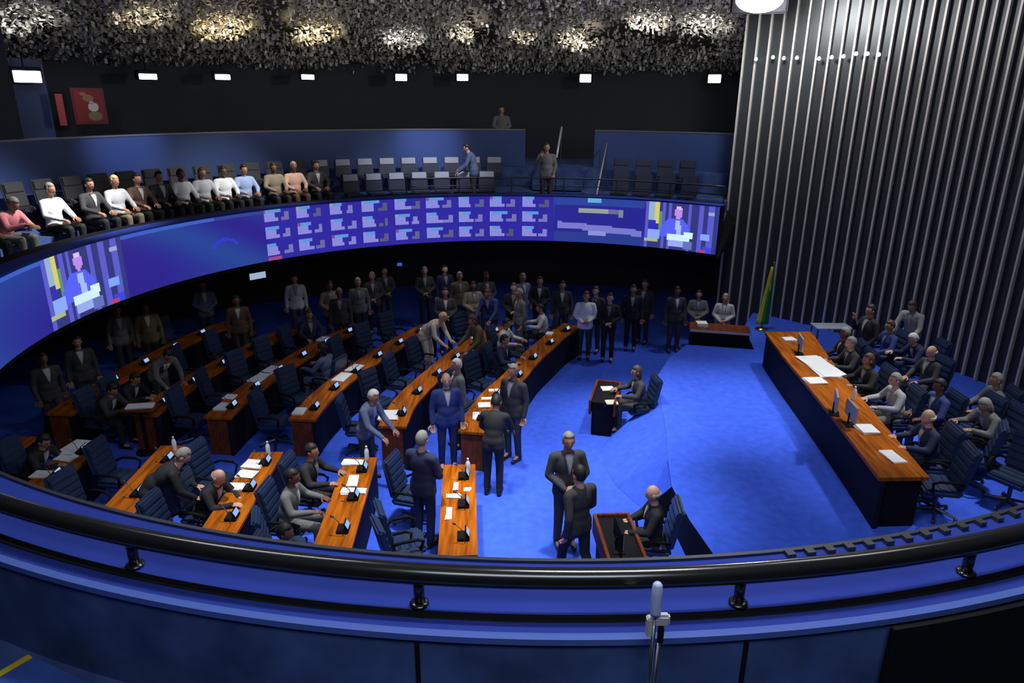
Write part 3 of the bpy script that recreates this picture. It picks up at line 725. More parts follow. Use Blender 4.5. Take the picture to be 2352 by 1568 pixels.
# ---- papers, bottles
def paper_stack(u, v, z, w, d, h, rz, label, m=paper, name='paper_stack', cat='papers'):
    p = at(u, v, z); bm = bmesh.new(); k = random.Random(int(u * 7 + v))
    nl = 3
    for i in range(nl):
        box(bm, (k.uniform(-.008, .008), k.uniform(-.008, .008), h * (i + .5) / nl), (w, d, h / nl), Matrix.Rotation(k.uniform(-.1, .1), 3, 'Z'))
    o = obj(name, bm, m); o.location = (p.x, p.y, z + .001); o.rotation_euler = (0, 0, rz); tag(o, label, cat, 'papers on the desks'); return o
T = .76
for u, v, w, d, h, rz, lab in (
 (512, 935, .22, .30, .03, -.1, 'white papers near the balcony-side end of the fourth long desk'),
 (528, 912, .20, .22, .02, -.1, 'small white sheets beyond the papers at the end of the fourth long desk'),
 (596, 868, .25, .50, .03, -.2, 'large white papers midway along the fourth long desk'),
 (622, 851, .24, .42, .03, -.25, 'bright white sheets just past the large papers on the fourth long desk'),
 (742, 779, .2, .32, .02, -.3, 'white papers at the far end of the fourth long desk'),
 (688, 946, .2, .28, .03, 0, 'white papers at the near end of the third long desk'),
 (786, 868, .26, .45, .03, -.25, 'white papers midway along the third long desk'),
 (815, 846, .24, .4, .02, -.3, 'white sheets beyond the middle of the third long desk'),
 (892, 955, .34, .40, .03, .1, 'broad white papers at the near end of the second long desk'),
 (1095, 775, .22, .26, .02, -.3, 'white papers near the far end of the second long desk'),
 (1138, 897, .26, .10, .02, .1, 'narrow white sheet on the front long desk, nearest its middle'),
 (1122, 916, .26, .12, .02, .1, 'cream sheet on the front long desk beside the narrow white one'),
 (1112, 932, .22, .22, .03, .1, 'stacked white papers on the front long desk in front of the dark figure'),
 (1095, 956, .14, .30, .02, .1, 'long white sheet near the balcony-side end of the front long desk'),
 (1178, 836, .22, .16, .03, 0, 'white papers beside the tanned suited man at the front long desk'),
 (1183, 858, .2, .12, .02, 0, 'white folder on the front long desk just nearer than the suited man'),
 (1262, 768, .16, .22, .04, -.3, 'grey white papers at the far end of the front long desk'),
 (1042, 1140, .20, .10, .02, 0, 'white sheets in the middle of the short desk nearest the dais'),
 (1047, 1118, .06, .22, .02, 0, 'narrow white card beyond the white sheets on the nearest short desk'),
 (1031, 1180, .07, .30, .02, 0, 'long pinkish white sheet on the short desk nearest the dais'),
 (1074, 1125, .10, .07, .02, 0, 'small white card by the dais side of the nearest short desk'),
 (812, 1064, .34, .16, .03, 0, 'white papers at the far end of the second short desk'),
 (812, 1130, .36, .14, .03, 0, 'wide white papers in the middle of the second short desk'),
 (811, 1105, .14, .32, .02, .1, 'long white sheet between the two paper piles on the second short desk'),
 (582, 1068, .30, .26, .03, -.1, 'white papers at the far end of the third short desk'),
 (567, 1090, .28, .22, .02, -.1, 'white sheets just nearer than the far papers on the third short desk'),
 (548, 1120, .38, .2, .03, 0, 'wide white papers in the middle of the third short desk'),
 (172, 1030, .34, .5, .03, -.2, 'large white papers on the dim fifth short desk'),
 (152, 1052, .3, .2, .02, -.2, 'white sheet nearer than the large papers on the fifth short desk'),
 (98, 1090, .3, .2, .02, -.1, 'white papers at the balcony end of the dim fifth short desk'),
 (322, 934, .45, .22, .03, .2, 'white papers glowing in the dark behind the fourth short desk')):
    if u == 322: zz = .9
    else: zz = T
    paper_stack(u, v, zz, w, d, h, rz, lab)
# small stand carrying the papers in the dark
p = at(322, 934, .9); e = empty('side_stand', (p.x, p.y, 0)); tag(e, 'small dark stand holding white papers behind the desks', 'stand')
bm = bmesh.new(); box(bm, (0, 0, .885), (.6, .4, .028), bev=.006); obj('tray', bm, woodd, e)
bm = bmesh.new(); tube(bm, [(0, 0, .02), (0, 0, .87)], .03, 8); lathe(bm, [(.2, 0), (.2, .02), (.03, .04)], seg=14); obj('pedestal', bm, black, e)
for u, v, w, d, h, rz, lab in (
 (1812, 780, .25, .22, .03, .1, 'white papers near the far end of the presiding table'),
 (1885, 843, .46, 1.1, .03, .10, 'broad bright white papers spread on the presiding table'),
 (1872, 876, .34, .3, .03, .1, 'pale papers just nearer than the broad ones on the presiding table'),
 (1990, 988, .26, .3, .04, .1, 'white papers in front of the bald man on the presiding table'),
 (2050, 1050, .2, .36, .02, .1, 'single bright white sheet near the balcony end of the presiding table')):
    paper_stack(u, v, 1.4, w, d, h, rz, lab)
paper_stack(1395, 893, .70, .24, .18, .02, .1, 'bright white papers on the far clerk desk')
paper_stack(1405, 925, .70, .22, .2, .02, .1, 'grey white papers at the near end of the far clerk desk', paper2)
paper_stack(1612, 748, .968, .25, .25, .09, 0, 'white papers stacked on the left end of the rostrum')
B0 = [None]
def bottle(u, v, z, label):
    p = at(u, v, z)
    if B0[0] is None:
        e = empty('water_bottle', p)
        bm = bmesh.new(); lathe(bm, [(.034, 0), (.036, .01), (.036, .15), (.03, .18), (.014, .21), (.014, .22)], seg=14); obj('body', bm, glassm, e, True)
        bm = bmesh.new(); lathe(bm, [(.016, .22), (.016, .245), (.01, .25)], seg=10); obj('cap', bm, paper, e, True)
        B0[0] = e
    else: e = link_copy(B0[0]); e.location = p
    tag(e, label, 'bottle', 'bottles on the desks')
bottle(843, 1056, T, 'pale clear bottle standing at the far end of the second short desk')
bottle(617, 1045, T, 'pale clear bottle standing at the far end of the third short desk')
bottle(402, 1034, T, 'pale clear bottle standing at the far end of the fourth short desk')
bottle(1075, 1085, T, 'pale clear bottle at the far corner of the short desk nearest the dais')
bottle(1960, 918, 1.4, 'clear bottle on the presiding table beside the grey suited man')
# laptops / monitors on the presiding table
M0 = [None]
def monitor(u, v, rz, label, lit=False, z=1.4):
    p = at(u, v, z)
    e = empty('desk_monitor', p, rz); tag(e, label, 'monitor', 'monitors on the presiding table')
    bm = bmesh.new(); box(bm, (0, 0, .24), (.44, .03, .27), bev=.008); obj('casing', bm, greymat if not lit else black, e)
    bm = bmesh.new(); box(bm, (0, .017, .24), (.40, .004, .23)); obj('screen', bm, screen if lit else mat('dark_screen', (.02, .025, .03), .2), e)
    bm = bmesh.new(); tube(bm, [(0, -.02, .01), (0, -.02, .2)], .015, 6); box(bm, (0, 0, .006), (.22, .16, .012), bev=.003); obj('stand', bm, black, e)
monitor(1915, 950, R(-110), 'grey backed monitor in the middle of the presiding table')
monitor(1950, 975, R(-95), 'second grey monitor beside the light suited man on the table')
monitor(1835, 812, R(-100), 'small dark monitor near the far end of the presiding table')
monitor(1418, 1262, R(-85), "dark monitor with lit screen on the near clerk's desk", True, .70)

# ---- gallery seats
def gseat():
    e = empty('gallery_chair', (0, 0, 0))
    bm = bmesh.new(); box(bm, (0, .04, .42), (.46, .42, .07), bev=.025); obj('seat', bm, seatm, e)
    bm = bmesh.new(); rot = Matrix.Rotation(R(10), 3, 'X'); box(bm, (0, -.2, .70), (.47, .06, .50), rot, bev=.022); obj('backrest', bm, seatm, e)
    bm = bmesh.new(); box(bm, Vector((0, -.185, .72)) + rot @ Vector((0, .025, .12)), (.40, .03, .17), rot, bev=.008); obj('head_cover', bm, seatcov, e)
    bm = bmesh.new(); tube(bm, [(0, 0, .0), (0, 0, .39)], .035, 8); obj('pedestal', bm, dkmetal, e)
    return e
# ================================================================== people
def capsule(bm, p0, p1, r0, r1, seg=14, flat=None):
    p0, p1 = Vector(p0), Vector(p1); d = p1 - p0; L = d.length
    q = d.to_track_quat('Z', 'X') if L > 1e-6 else Quaternion()
    rings = []; prof = []
    for k in range(1, 5):
        a = -PI / 2 + PI / 2 * k / 4.0; prof.append((r0 * math.cos(a) if k < 4 else r0, r0 * math.sin(a)))
    prof.insert(0, (r0 * .3, -r0 * .97))
    for k in range(0, 4):
        a = PI / 2 * k / 4.0; prof.append((r1 * math.cos(a), L + r1 * math.sin(a)))
    prof.append((r1 * .3, L + r1 * .97))
    for rr_, z in prof:
        rings.append([bm.verts.new(p0 + q @ Vector((rr_ * math.cos(2 * PI * k / seg), rr_ * math.sin(2 * PI * k / seg), z))) for k in range(seg)])
    for A, B in zip(rings, rings[1:]):
        for k in range(seg): bm.faces.new((A[k], A[(k + 1) % seg], B[(k + 1) % seg], B[k]))
    bm.faces.new(rings[0][::-1]); bm.faces.new(rings[-1])
def ellip(bm, c, rad, rot=None, seg=18):
    r = bmesh.ops.create_uvsphere(bm, u_segments=seg, v_segments=12, radius=1)
    for v in r['verts']:
        w = Vector((v.co.x * rad[0], v.co.y * rad[1], v.co.z * rad[2])); v.co = (rot @ w if rot else w) + Vector(c)
    return r['verts']
def voxel(bm, size, smooth=3):
    fixn(bm); me = bpy.data.meshes.new('tmp'); bm.to_mesh(me); bm.free()
    o = bpy.data.objects.new('tmp', me); COL.objects.link(o)
    m = o.modifiers.new('r', 'REMESH'); m.mode = 'VOXEL'; m.voxel_size = size
    s = o.modifiers.new('s', 'SMOOTH'); s.iterations = smooth; s.factor = .5
    dg = bpy.context.evaluated_depsgraph_get(); dg.update()
    out = bpy.data.meshes.new_from_object(o.evaluated_get(dg)); bpy.data.objects.remove(o); bpy.data.meshes.remove(me)
    return out
def V(*a): return Vector(a)
STAND = dict(pel=V(0, 0, .97), belly=V(0, .01, 1.1), chest=V(0, 0, 1.28), neck=V(0, -.02, 1.46), head=V(0, .02, 1.635), tilt=0,
             sh=(.185, -.015, 1.405), el=[V(-.245, -.03, 1.13), V(.245, -.03, 1.13)], wr=[V(-.255, .06, .885), V(.255, .06, .885)], hd=[V(0, .25, -1), V(0, .25, -1)],
             hip=.09, kn=[V(-.10, .02, .51), V(.10, .02, .51)], an=[V(-.105, -.02, .09), V(.105, -.02, .09)], sit=False)
SIT = dict(pel=V(0, 0, .56), belly=V(0, .0, .70), chest=V(0, .0, .87), neck=V(0, .0, 1.05), head=V(0, .04, 1.225), tilt=0.1,
           sh=(.185, .0, 1.0), el=[V(-.27, .10, .78), V(.27, .10, .78)], wr=[V(-.15, .33, .70), V(.15, .33, .70)], hd=[V(.3, 1, -.2), V(-.3, 1, -.2)],
           hip=.10, kn=[V(-.14, .46, .53), V(.14, .46, .53)], an=[V(-.13, .44, .09), V(.13, .44, .09)], sit=True)
def mod(b, **k): d = dict(b); d.update(k); return d
POSES = {
 'stand': STAND,
 'hands_front': mod(STAND, el=[V(-.26, .02, 1.15), V(.26, .02, 1.15)], wr=[V(-.07, .22, 1.05), V(.07, .22, 1.02)], hd=[V(1, .4, 0), V(-1, .4, 0)]),
 'reach': mod(STAND, chest=V(0, .07, 1.26), belly=V(0, .03, 1.09), neck=V(0, .13, 1.42), head=V(0, .2, 1.57), tilt=.35, sh=(.185, .11, 1.37),
              el=[V(-.24, .2, 1.12), V(.24, .22, 1.13)], wr=[V(-.2, .42, .93), V(.2, .46, .96)], hd=[V(0, .8, -.6), V(0, .8, -.6)]),
 'walk': mod(STAND, el=[V(-.25, -.12, 1.14), V(.25, .02, 1.13)], wr=[V(-.26, -.08, .89), V(.25, .2, .95)], kn=[V(-.1, .16, .53), V(.1, -.04, .5)], an=[V(-.1, .22, .09), V(.1, -.26, .12)]),
 'phone': mod(STAND, el=[V(-.25, -.01, 1.13), V(.26, .12, 1.2)], wr=[V(-.2, .12, .93), V(.13, .27, 1.42)], hd=[V(0, .6, -.8), V(-.2, 0, 1)]),
 'bend': mod(STAND, pel=V(0, -.08, .95), belly=V(0, .0, 1.07), chest=V(0, .16, 1.18), neck=V(0, .3, 1.3), head=V(0, .42, 1.42), tilt=.7, sh=(.185, .27, 1.25),
             el=[V(-.25, .33, 1.0), V(.25, .34, 1.0)], wr=[V(-.18, .5, .82), V(.18, .52, .82)], hd=[V(0, 1, -.3), V(0, 1, -.3)]),
 'sit_desk': mod(SIT, el=[V(-.28, .16, .80), V(.28, .16, .80)], wr=[V(-.2, .42, .80), V(.2, .42, .80)], hd=[V(.4, 1, 0), V(-.4, 1, 0)], chest=V(0, .04, .87), neck=V(0, .06, 1.05), head=V(0, .11, 1.22), sh=(.185, .05, 1.0)),
 'sit_lap': SIT,
 'sit_lean': mod(SIT, belly=V(0, .06, .69), chest=V(0, .16, .83), neck=V(0, .24, .99), head=V(0, .32, 1.12), tilt=.55, sh=(.185, .22, .94),
                 el=[V(-.26, .34, .72), V(.26, .36, .74)], wr=[V(-.1, .52, .74), V(.16, .6, .80)], hd=[V(.3, 1, 0), V(-.2, 1, 0)]),
}
def torso(bm, P, g):
    """torso masses grown by g"""
    up = (P['neck'] - P['belly']).normalized(); q = up.to_track_quat('Z', 'Y').to_matrix()
    # keep lateral axis on X
    fw = Vector((1, 0, 0)).cross(up) * -1; Rm = Matrix((Vector((1, 0, 0)), up.cross(Vector((1, 0, 0))), up)).transposed()
    ellip(bm, P['chest'], (.168 + g, .118 + g, .20 + g), Rm)
    ellip(bm, P['belly'], (.150 + g, .118 + g, .16 + g), Rm)
    ellip(bm, P['pel'], (.165 + g, .122 + g, .12 + g))
    x, y, z = P['sh']
    capsule(bm, (-x + .03, y, z - .01), (x - .03, y, z - .01), .062 + g, .062 + g)
    return Rm
def arms(bm, P, g, tipr=None):
    x, y, z = P['sh']
    for i, s in enumerate((-1, 1)):
        S_ = V(s * x, y, z - .01)
        capsule(bm, S_, P['el'][i], .056 + g, .043 + g); capsule(bm, P['el'][i], P['wr'][i], .043 + g, .030 + g)
def legs(bm, P, g):
    for i, s in enumerate((-1, 1)):
        hp = V(s * P['hip'], P['pel'].y + (.03 if P['sit'] else 0), P['pel'].z - .03)
        capsule(bm, hp, P['kn'][i], .082 + g, .056 + g); capsule(bm, P['kn'][i], P['an'][i], .056 + g, .038 + g * 1.4)
def headmesh(bm, c, tilt):
    Rt = Matrix.Rotation(-tilt, 3, 'X'); start = len(bm.verts)
    vs = ellip(bm, (0, 0, 0), (.076, .094, .118), seg=24)
    for v in vs:
        x, y, z = v.co
        if z < -.02: k = 1 - (-.02 - z) * 2.2; v.co.x *= max(.6, k);
        if z < -.05 and y < 0: v.co.y *= .75
        if y > .05 and abs(x) < .018 and -.045 < z < .02: v.co.y += .018 * (1 - abs(x) / .018)
        if y > .04 and .008 < abs(x) < .05 and .0 < z < .03: v.co.y -= .008
    lst = list(vs)
    lst += ellip(bm, (0, .096, -.022), (.014, .018, .02), seg=10)      # nose
    lst += ellip(bm, (0, .083, -.062), (.024, .010, .009), seg=10)     # mouth
    for s in (-1, 1): lst += ellip(bm, (s * .078, -.005, -.012), (.012, .022, .034), seg=10)
    for v in lst: v.co = Rt @ v.co + Vector(c)
def hand(bm, w, d, side):
    d = d.normalized(); up = V(0, 0, 1)
    if abs(d.z) > .85: up = V(0, 1, 0) * -1
    lat = d.cross(up).normalized(); nrm = lat.cross(d).normalized()
    capsule(bm, w, w + d * .03, .028, .03, 10)
    for k in range(4):
        o = lat * (-.033 + .022 * k); b0 = w + d * .02 + o * .8; b1 = w + d * .088 + o
        capsule(bm, b0, b1, .0155, .0125, 8)
        L = (.058, .07, .075, .062)[k if side > 0 else 3 - k]
        m1 = b1 + (d * .85 - nrm * .35).normalized() * L * .55; capsule(bm, b1, m1, .0105, .0098, 8)
        capsule(bm, m1, m1 + (d * .4 - nrm * .8).normalized() * L * .5, .0098, .008, 8)
    t0 = w + d * .035 + lat * (-.036 * side); t1 = t0 + (d * .6 - lat * .8 * side - nrm * .3).normalized() * .045
    capsule(bm, t0, t1, .014, .011, 8); capsule(bm, t1, t1 + (d - nrm * .4).normalized() * .035, .011, .009, 8)
PM = {}
def build_pose(k):
    P = POSES[k]; D = {}
    bm = bmesh.new(); torso(bm, P, -.006); arms(bm, P, -.006); legs(bm, P, -.008)
    capsule(bm, P['neck'] - V(0, 0, .05), P['head'] - V(0, .02, .06), .058, .052)
    for i in (0, 1): capsule(bm, P['an'][i], P['an'][i] + V(0, .13, -.04), .036, .03)
    ellip(bm, P['head'], (.068, .086, .108))
    me = voxel(bm, .017, 2)
    b2 = bmesh.new(); b2.from_mesh(me); bpy.data.meshes.remove(me)
    headmesh(b2, P['head'], P['tilt'])
    hand(b2, P['wr'][0], P['hd'][0], -1); hand(b2, P['wr'][1], P['hd'][1], 1)
    D['body'] = b2
    bm = bmesh.new(); Rm = torso(bm, P, .014); arms(bm, P, .012)
    if not P['sit']: capsule(bm, P['pel'] - V(.07, 0, 0), P['pel'] + V(.07, 0, -.08), .125, .13); capsule(bm, P['pel'] - V(-.07, 0, 0), P['pel'] + V(-.07, 0, -.08), .125, .13)
    D['jacket'] = voxel(bm, .02, 2)
    bm = bmesh.new(); legs(bm, P, .012); ellip(bm, P['pel'], (.168, .128, .12)); D['trousers'] = voxel(bm, .02, 2)
    bm = bmesh.new()
    for i in (0, 1):
        bm = bmesh.new()
        a = P['an'][i]; capsule(bm, a + V(0, -.04, -.045), a + V(0, .17, -.055), .044, .036); capsule(bm, a + V(0, -.02, 0), a + V(0, 0, -.05), .045, .046)
        for v in bm.verts: v.co.z = max(v.co.z, P['an'][i].z - .088)
        D['shoe%d' % i] = voxel(bm, .016, 1)
    Rt = Matrix.Rotation(-P['tilt'], 3, 'X')
    def hair(kind):
        bm = bmesh.new(); vs = ellip(bm, (0, -.008, .012), (.085, .102, .122), seg=26)
        kill = []
        for v in vs:
            x, y, z = v.co
            if kind == 'short': bad = (y > .03 and z < .055) or (y > -.02 and z < .0) or z < -.07
            elif kind == 'bald': bad = z > .035 or z < -.06 or y > .0
            else: bad = (y > .035 and z < .05) or (y > .0 and z < -.03 and abs(x) < .06)
            if bad: kill.append(v)
            elif kind == 'long' and z < -.02: v.co.z -= (-.02 - z) * 1.3; v.co.y -= .012; v.co.x *= 1.12
        bmesh.ops.delete(bm, geom=kill, context='VERTS')
        r = bmesh.ops.solidify(bm, geom=bm.faces[:], thickness=.012)
        for v in bm.verts: v.co = Rt @ v.co + P['head']
        return bm
    for h in ('short', 'bald', 'long'): D['hair_' + h] = hair(h)
    bm = bmesh.new()
    for s in (-1, 1):
        bm = bmesh.new()
        for v in ellip(bm, (s * .03, .082, .012), (.012, .008, .008), seg=8): v.co = Rt @ v.co + P['head']
        D['eye%d' % (s > 0)] = bm
    def front(w0, h0, h1, off):
        bm = bmesh.new(); n = 8; rows_ = []
        for j in range(n + 1):
            h = h0 + (h1 - h0) * j / n; w = w0(j / n)
            row = []
            for x in (-w, -w / 2, 0, w / 2, w):
                dep = (.118 + .014) * math.sqrt(max(.02, 1 - (h / .214) ** 2)) * math.sqrt(1 - (x / .19) ** 2) + off
                row.append(bm.verts.new(P['chest'] + Rm @ Vector((x, dep, h))))
            rows_.append(row)
        for A, B in zip(rows_, rows_[1:]):
            for i in range(4): bm.faces.new((A[i], A[i + 1], B[i + 1], B[i]))
        bmesh.ops.solidify(bm, geom=bm.faces[:], thickness=-.006); fixn(bm)
        return bm
    D['shirt_front'] = front(lambda t: .062 * (1 - t) + .008, .175, -.10, .006)
    D['tie'] = front(lambda t: .014 + .006 * t, .15, -.09, .014)
    out = {}
    for n_, b in D.items():
        if isinstance(b, bmesh.types.BMesh):
            me = bpy.data.meshes.new(n_); b.to_mesh(me); b.free()
        else: me = b
        for p_ in me.polygons: p_.use_smooth = True
        me.materials.clear(); me.materials.append(None); out[n_] = me
    PM[k] = out
def cloth(name, c, rough=.8):
    return mat('cloth_' + name, c, rough, noise_amt=.12, nscale=40)
CL = {n: cloth(n, c) for n, c in dict(black=(.012, .012, .014), charcoal=(.035, .036, .04), grey=(.13, .13, .13), lightgrey=(.34, .34, .35), navy=(.014, .02, .07), blue=(.022, .04, .17),
      white=(.8, .8, .82), palegrey=(.5, .51, .54), paleblue=(.32, .42, .65), olive=(.12, .095, .045), cream=(.62, .55, .40), pink=(.75, .25, .28), pinkbeige=(.5, .3, .22), taupe=(.22, .18, .12), bluegrey=(.10, .13, .24), brown=(.10, .05, .03)).items()}
SK = {'l': mat('skin_light', (.62, .34, .24), .5), 'm': mat('skin_tan', (.42, .20, .12), .5), 'd': mat('skin_dark', (.16, .065, .035), .5)}
HR = {'k': mat('hair_black', (.012, .01, .009), .6), 'b': mat('hair_brown', (.07, .04, .02), .6), 'g': mat('hair_grey', (.25, .24, .21), .7), 'w': mat('hair_white', (.6, .57, .5), .7), 'y': mat('hair_blond', (.6, .48, .22), .7)}
EYE = mat('eye_dark', (.02, .015, .012), .3); SHOE = mat('black_shoe_leather', (.01, .01, .01), .3)
TIES = {'k': CL['black'], 'b': CL['blue'], 'o': mat('tie_gold', (.5, .35, .08), .6), 'r': mat('tie_red', (.3, .03, .03), .6), 'p': CL['paleblue']}
def part(name, me, parent, m):
    o = mk(name, me, parent); o.material_slots[0].link = 'OBJECT'; o.material_slots[0].material = m; return o
def clear_of_desks(x, y, gap):
    for P_, hw in DESKS:
        for a_, c_ in zip(P_, P_[1:]):
            d_ = c_ - a_; L_ = d_.length_squared
            t_ = max(0, min(1, ((x - a_.x) * d_.x + (y - a_.y) * d_.y) / L_))
            q_ = a_ + d_ * t_; dx, dy = x - q_.x, y - q_.y; D_ = math.hypot(dx, dy)
            if 1e-6 < D_ < hw + gap: x, y = q_.x + dx / D_ * (hw + gap), q_.y + dy / D_ * (hw + gap)
    return x, y
PXY = []
def person(u, v, pose, face, label, top='charcoal', bottom=None, skin='l', hair=('short', 'g'), shirt='white', tie=None, fz=0, sc=1.0, chair=None, group=None, pos=None, kind='jacket'):
    if pose not in PM: build_pose(pose)
    P = POSES[pose]; h = P['head'] * sc; rz = R(face) - PI / 2
    if pos is None:
        w = at(u, v, fz + h.z); off = Matrix.Rotation(rz, 3, 'Z') @ Vector((h.x, h.y, 0)); 
        x_, y_ = w.x - off.x, w.y - off.y
        for it in range(4):
            x_, y_ = clear_of_desks(x_, y_, .30 if P['sit'] else .19)
            for (qx, qy, qz) in PXY:
                D_ = math.hypot(x_ - qx, y_ - qy)
                if abs(qz - fz) < .1 and D_ < .58: x_, y_ = qx + (x_ - qx) / D_ * .58, qy + (y_ - qy) / D_ * .58
        pos = (x_, y_, fz); PXY.append(pos)
    e = empty('person', pos, rz); e.scale = (sc, sc, sc)
    tag(e, label, 'person', group)
    m = PM[pose]
    part('body', m['body'], e, SK[skin])
    part('eye', m['eye0'], e, EYE); part('eye', m['eye1'], e, EYE)
    part(kind, m['jacket'], e, CL[top]); part('trousers', m['trousers'], e, CL[bottom or top]); part('shoe', m['shoe0'], e, SHOE); part('shoe', m['shoe1'], e, SHOE)
    if kind == 'jacket':
        part('shirt_front', m['shirt_front'], e, CL[shirt])
        if tie: part('tie', m['tie'], e, TIES[tie])
    if hair: part('hair', m['hair_' + hair[0]], e, HR[hair[1]])
    if P['sit'] and chair != 'none':
        SEATED.append((pos[0], pos[1], fz, rz, chair))
    return e
SEATED = []

G1 = 'people on the chamber floor'
# --- near block
person(350, 1047, 'bend', 20, 'grey-haired person in black suit bending over the fourth short desk', 'black', hair=('short', 'g'), group=G1)
person(432, 1103, 'sit_lean', -12, 'balding person in black suit leaning over the third short desk', 'black', hair=('bald', 'g'), group=G1)
person(716, 1035, 'sit_desk', -8, 'dark-haired person in black jacket writing at the second short desk', 'black', skin='m', hair=('short', 'k'), group=G1, shirt='palegrey')
person(672, 1095, 'sit_desk', -5, 'dark-haired person in light grey jacket seated at the second short desk', 'grey', 'grey', skin='d', hair=('short', 'k'), group=G1)
person(970, 1008, 'hands_front', 62, 'grey-haired person in navy blue suit standing with back turned behind the nearest short desk', 'navy', hair=('short', 'g'), group=G1, sc=1.04)
person(858, 910, 'reach', -22, 'white-haired person in grey blue suit leaning on the end of the second long desk', 'bluegrey', 'charcoal', hair=('short', 'w'), skin='m', group=G1)
person(1025, 872, 'stand', -75, 'bald person in bright blue suit standing between the first two long desks', 'blue', 'navy', hair=('bald', 'g'), group=G1, sc=1.03)
person(1078, 855, 'stand', 200, 'white-haired person in dark grey suit behind the blue suited one', 'grey', 'charcoal', hair=('short', 'w'), skin='m', group=G1)
person(1178, 852, 'stand', 235, 'tanned person in charcoal suit standing at the dais side of the front long desk', 'charcoal', hair=('short', 'g'), skin='m', group=G1, sc=1.05)
person(1140, 922, 'reach', 78, 'black-haired person in black suit seen from behind at the end of the front long desk', 'black', hair=('short', 'k'), skin='m', group=G1)
person(1306, 1012, 'hands_front', -80, 'grey-haired person in charcoal suit standing on the open blue carpet, hands clasped', 'charcoal', hair=('short', 'g'), skin='m', group=G1, sc=1.05)
person(1330, 1088, 'walk', 125, 'dark-haired person in grey suit standing just in front of the one with clasped hands', 'charcoal', 'black', hair=('short', 'k'), group=G1, sc=1.03)
person(1500, 1133, 'sit_lap', 176, "bald person in black suit seated at the clerk's desk near the balcony", 'black', hair=('bald', 'g'), group=G1)
person(1462, 853, 'sit_desk', 188, "brown-haired person with white collar seated at the far clerk's desk", 'charcoal', hair=('long', 'b'), skin='m', group=G1)
person(655, 1222, 'sit_desk', -5, 'dark-haired person half hidden by the near ledge beside the second short desk', 'charcoal', hair=('short', 'k'), skin='d', group=G1)
# --- middle and far standing groups
person(1293, 687, 'hands_front', -95, 'person in white shirt standing at the far end of the front long desk', 'white', 'charcoal', hair=('short', 'b'), skin='m', kind='shirt', group=G1)
person(1390, 683, 'hands_front', -100, 'person in black suit and pale shirt standing on the dark carpet beyond the front row', 'black', hair=('short', 'k'), shirt='pinkbeige', group=G1)
person(1350, 673, 'hands_front', -110, 'person in dark suit with blue tie behind the white shirted one', 'charcoal', hair=('short', 'b'), tie='b', shirt='palegrey', group=G1)
person(1292, 655, 'stand', -90, 'person in dark suit directly behind the white shirted one', 'charcoal', skin='m', hair=('short', 'k'), group=G1)
person(1455, 664, 'stand', -100, 'person in black suit with pale shirt between the door and the dais', 'black', skin='m', hair=('short', 'k'), shirt='palegrey', group=G1)
person(1482, 652, 'stand', -120, 'dim figure in dark suit just right of the pale shirted one', 'charcoal', skin='m', hair=('short', 'k'), group=G1)
person(1556, 668, 'stand', -90, 'dim figure in charcoal suit near the left side of the dais', 'charcoal', skin='d', hair=('short', 'k'), group=G1, fz=0)
person(1608, 690, 'hands_front', -100, 'dim person in grey jacket beside the rostrum speaker', 'grey', 'charcoal', skin='m', hair=('short', 'k'), fz=.0, pos=(4.74, 17.4, 0), sc=.93, group=G1, shirt='paleblue')
person(1180, 660, 'hands_front', -92, 'person in black suit with gold tie facing the camera, hands apart', 'black', tie='o', shirt='cream', hair=('short', 'b'), group=G1)
person(1240, 645, 'hands_front', -92, 'person in black suit with grey white shirt, standing second behind the gold tie', 'black', skin='m', hair=('short', 'k'), group=G1)
person(1216, 640, 'stand', -60, 'person in bluish grey jacket next to the grey white shirt', 'bluegrey', skin='m', hair=('short', 'g'), group=G1)
person(1241, 708, 'sit_desk', 180, 'seated person in pale grey shirt at the far end of the second row', 'palegrey', 'charcoal', skin='m', hair=('short', 'k'), kind='shirt', group=G1)
person(1106, 700, 'reach', -120, 'person in bright blue jacket standing at the far end of the second long desk', 'blue', 'navy', skin='m', hair=('short', 'b'), group=G1)
person(1130, 680, 'stand', 200, 'person in grey jacket standing beside the bright blue jacket', 'grey', 'grey', skin='m', hair=('short', 'g'), group=G1)
person(1048, 738, 'reach', -150, 'person in olive clothes with dark hair at the second long desk', 'olive', 'black', skin='m', hair=('long', 'b'), kind='blouse', group=G1)
person(1017, 728, 'bend', -25, 'person with pale blond hair in cream outfit stooping at the second long desk', 'cream', 'cream', hair=('short', 'y'), kind='blouse', group=G1)
person(1005, 672, 'hands_front', -80, 'person in dark grey coat behind the cream outfit', 'charcoal', 'charcoal', skin='m', hair=('short', 'k'), group=G1)
person(1143, 776, 'sit_desk', -18, 'tan person in navy suit with pale shirt seated behind the front long desk', 'navy', skin='m', hair=('short', 'k'), shirt='paleblue', group=G1)
person(756, 812, 'sit_desk', 160, 'tan person in grey blue dress turned round at the fourth row', 'bluegrey', 'bluegrey', skin='m', hair=('long', 'k'), kind='blouse', group=G1)
person(697, 722, 'sit_lap', -60, 'tan person in navy suit seated far back near the fifth desk row', 'navy', skin='m', hair=('short', 'b'), shirt='palegrey', group=G1)
person(1148, 742, 'sit_desk', -20, 'seated person in pale shirt behind the far part of the front long desk', 'palegrey', 'charcoal', skin='m', hair=('short', 'k'), kind='shirt', group=G1)
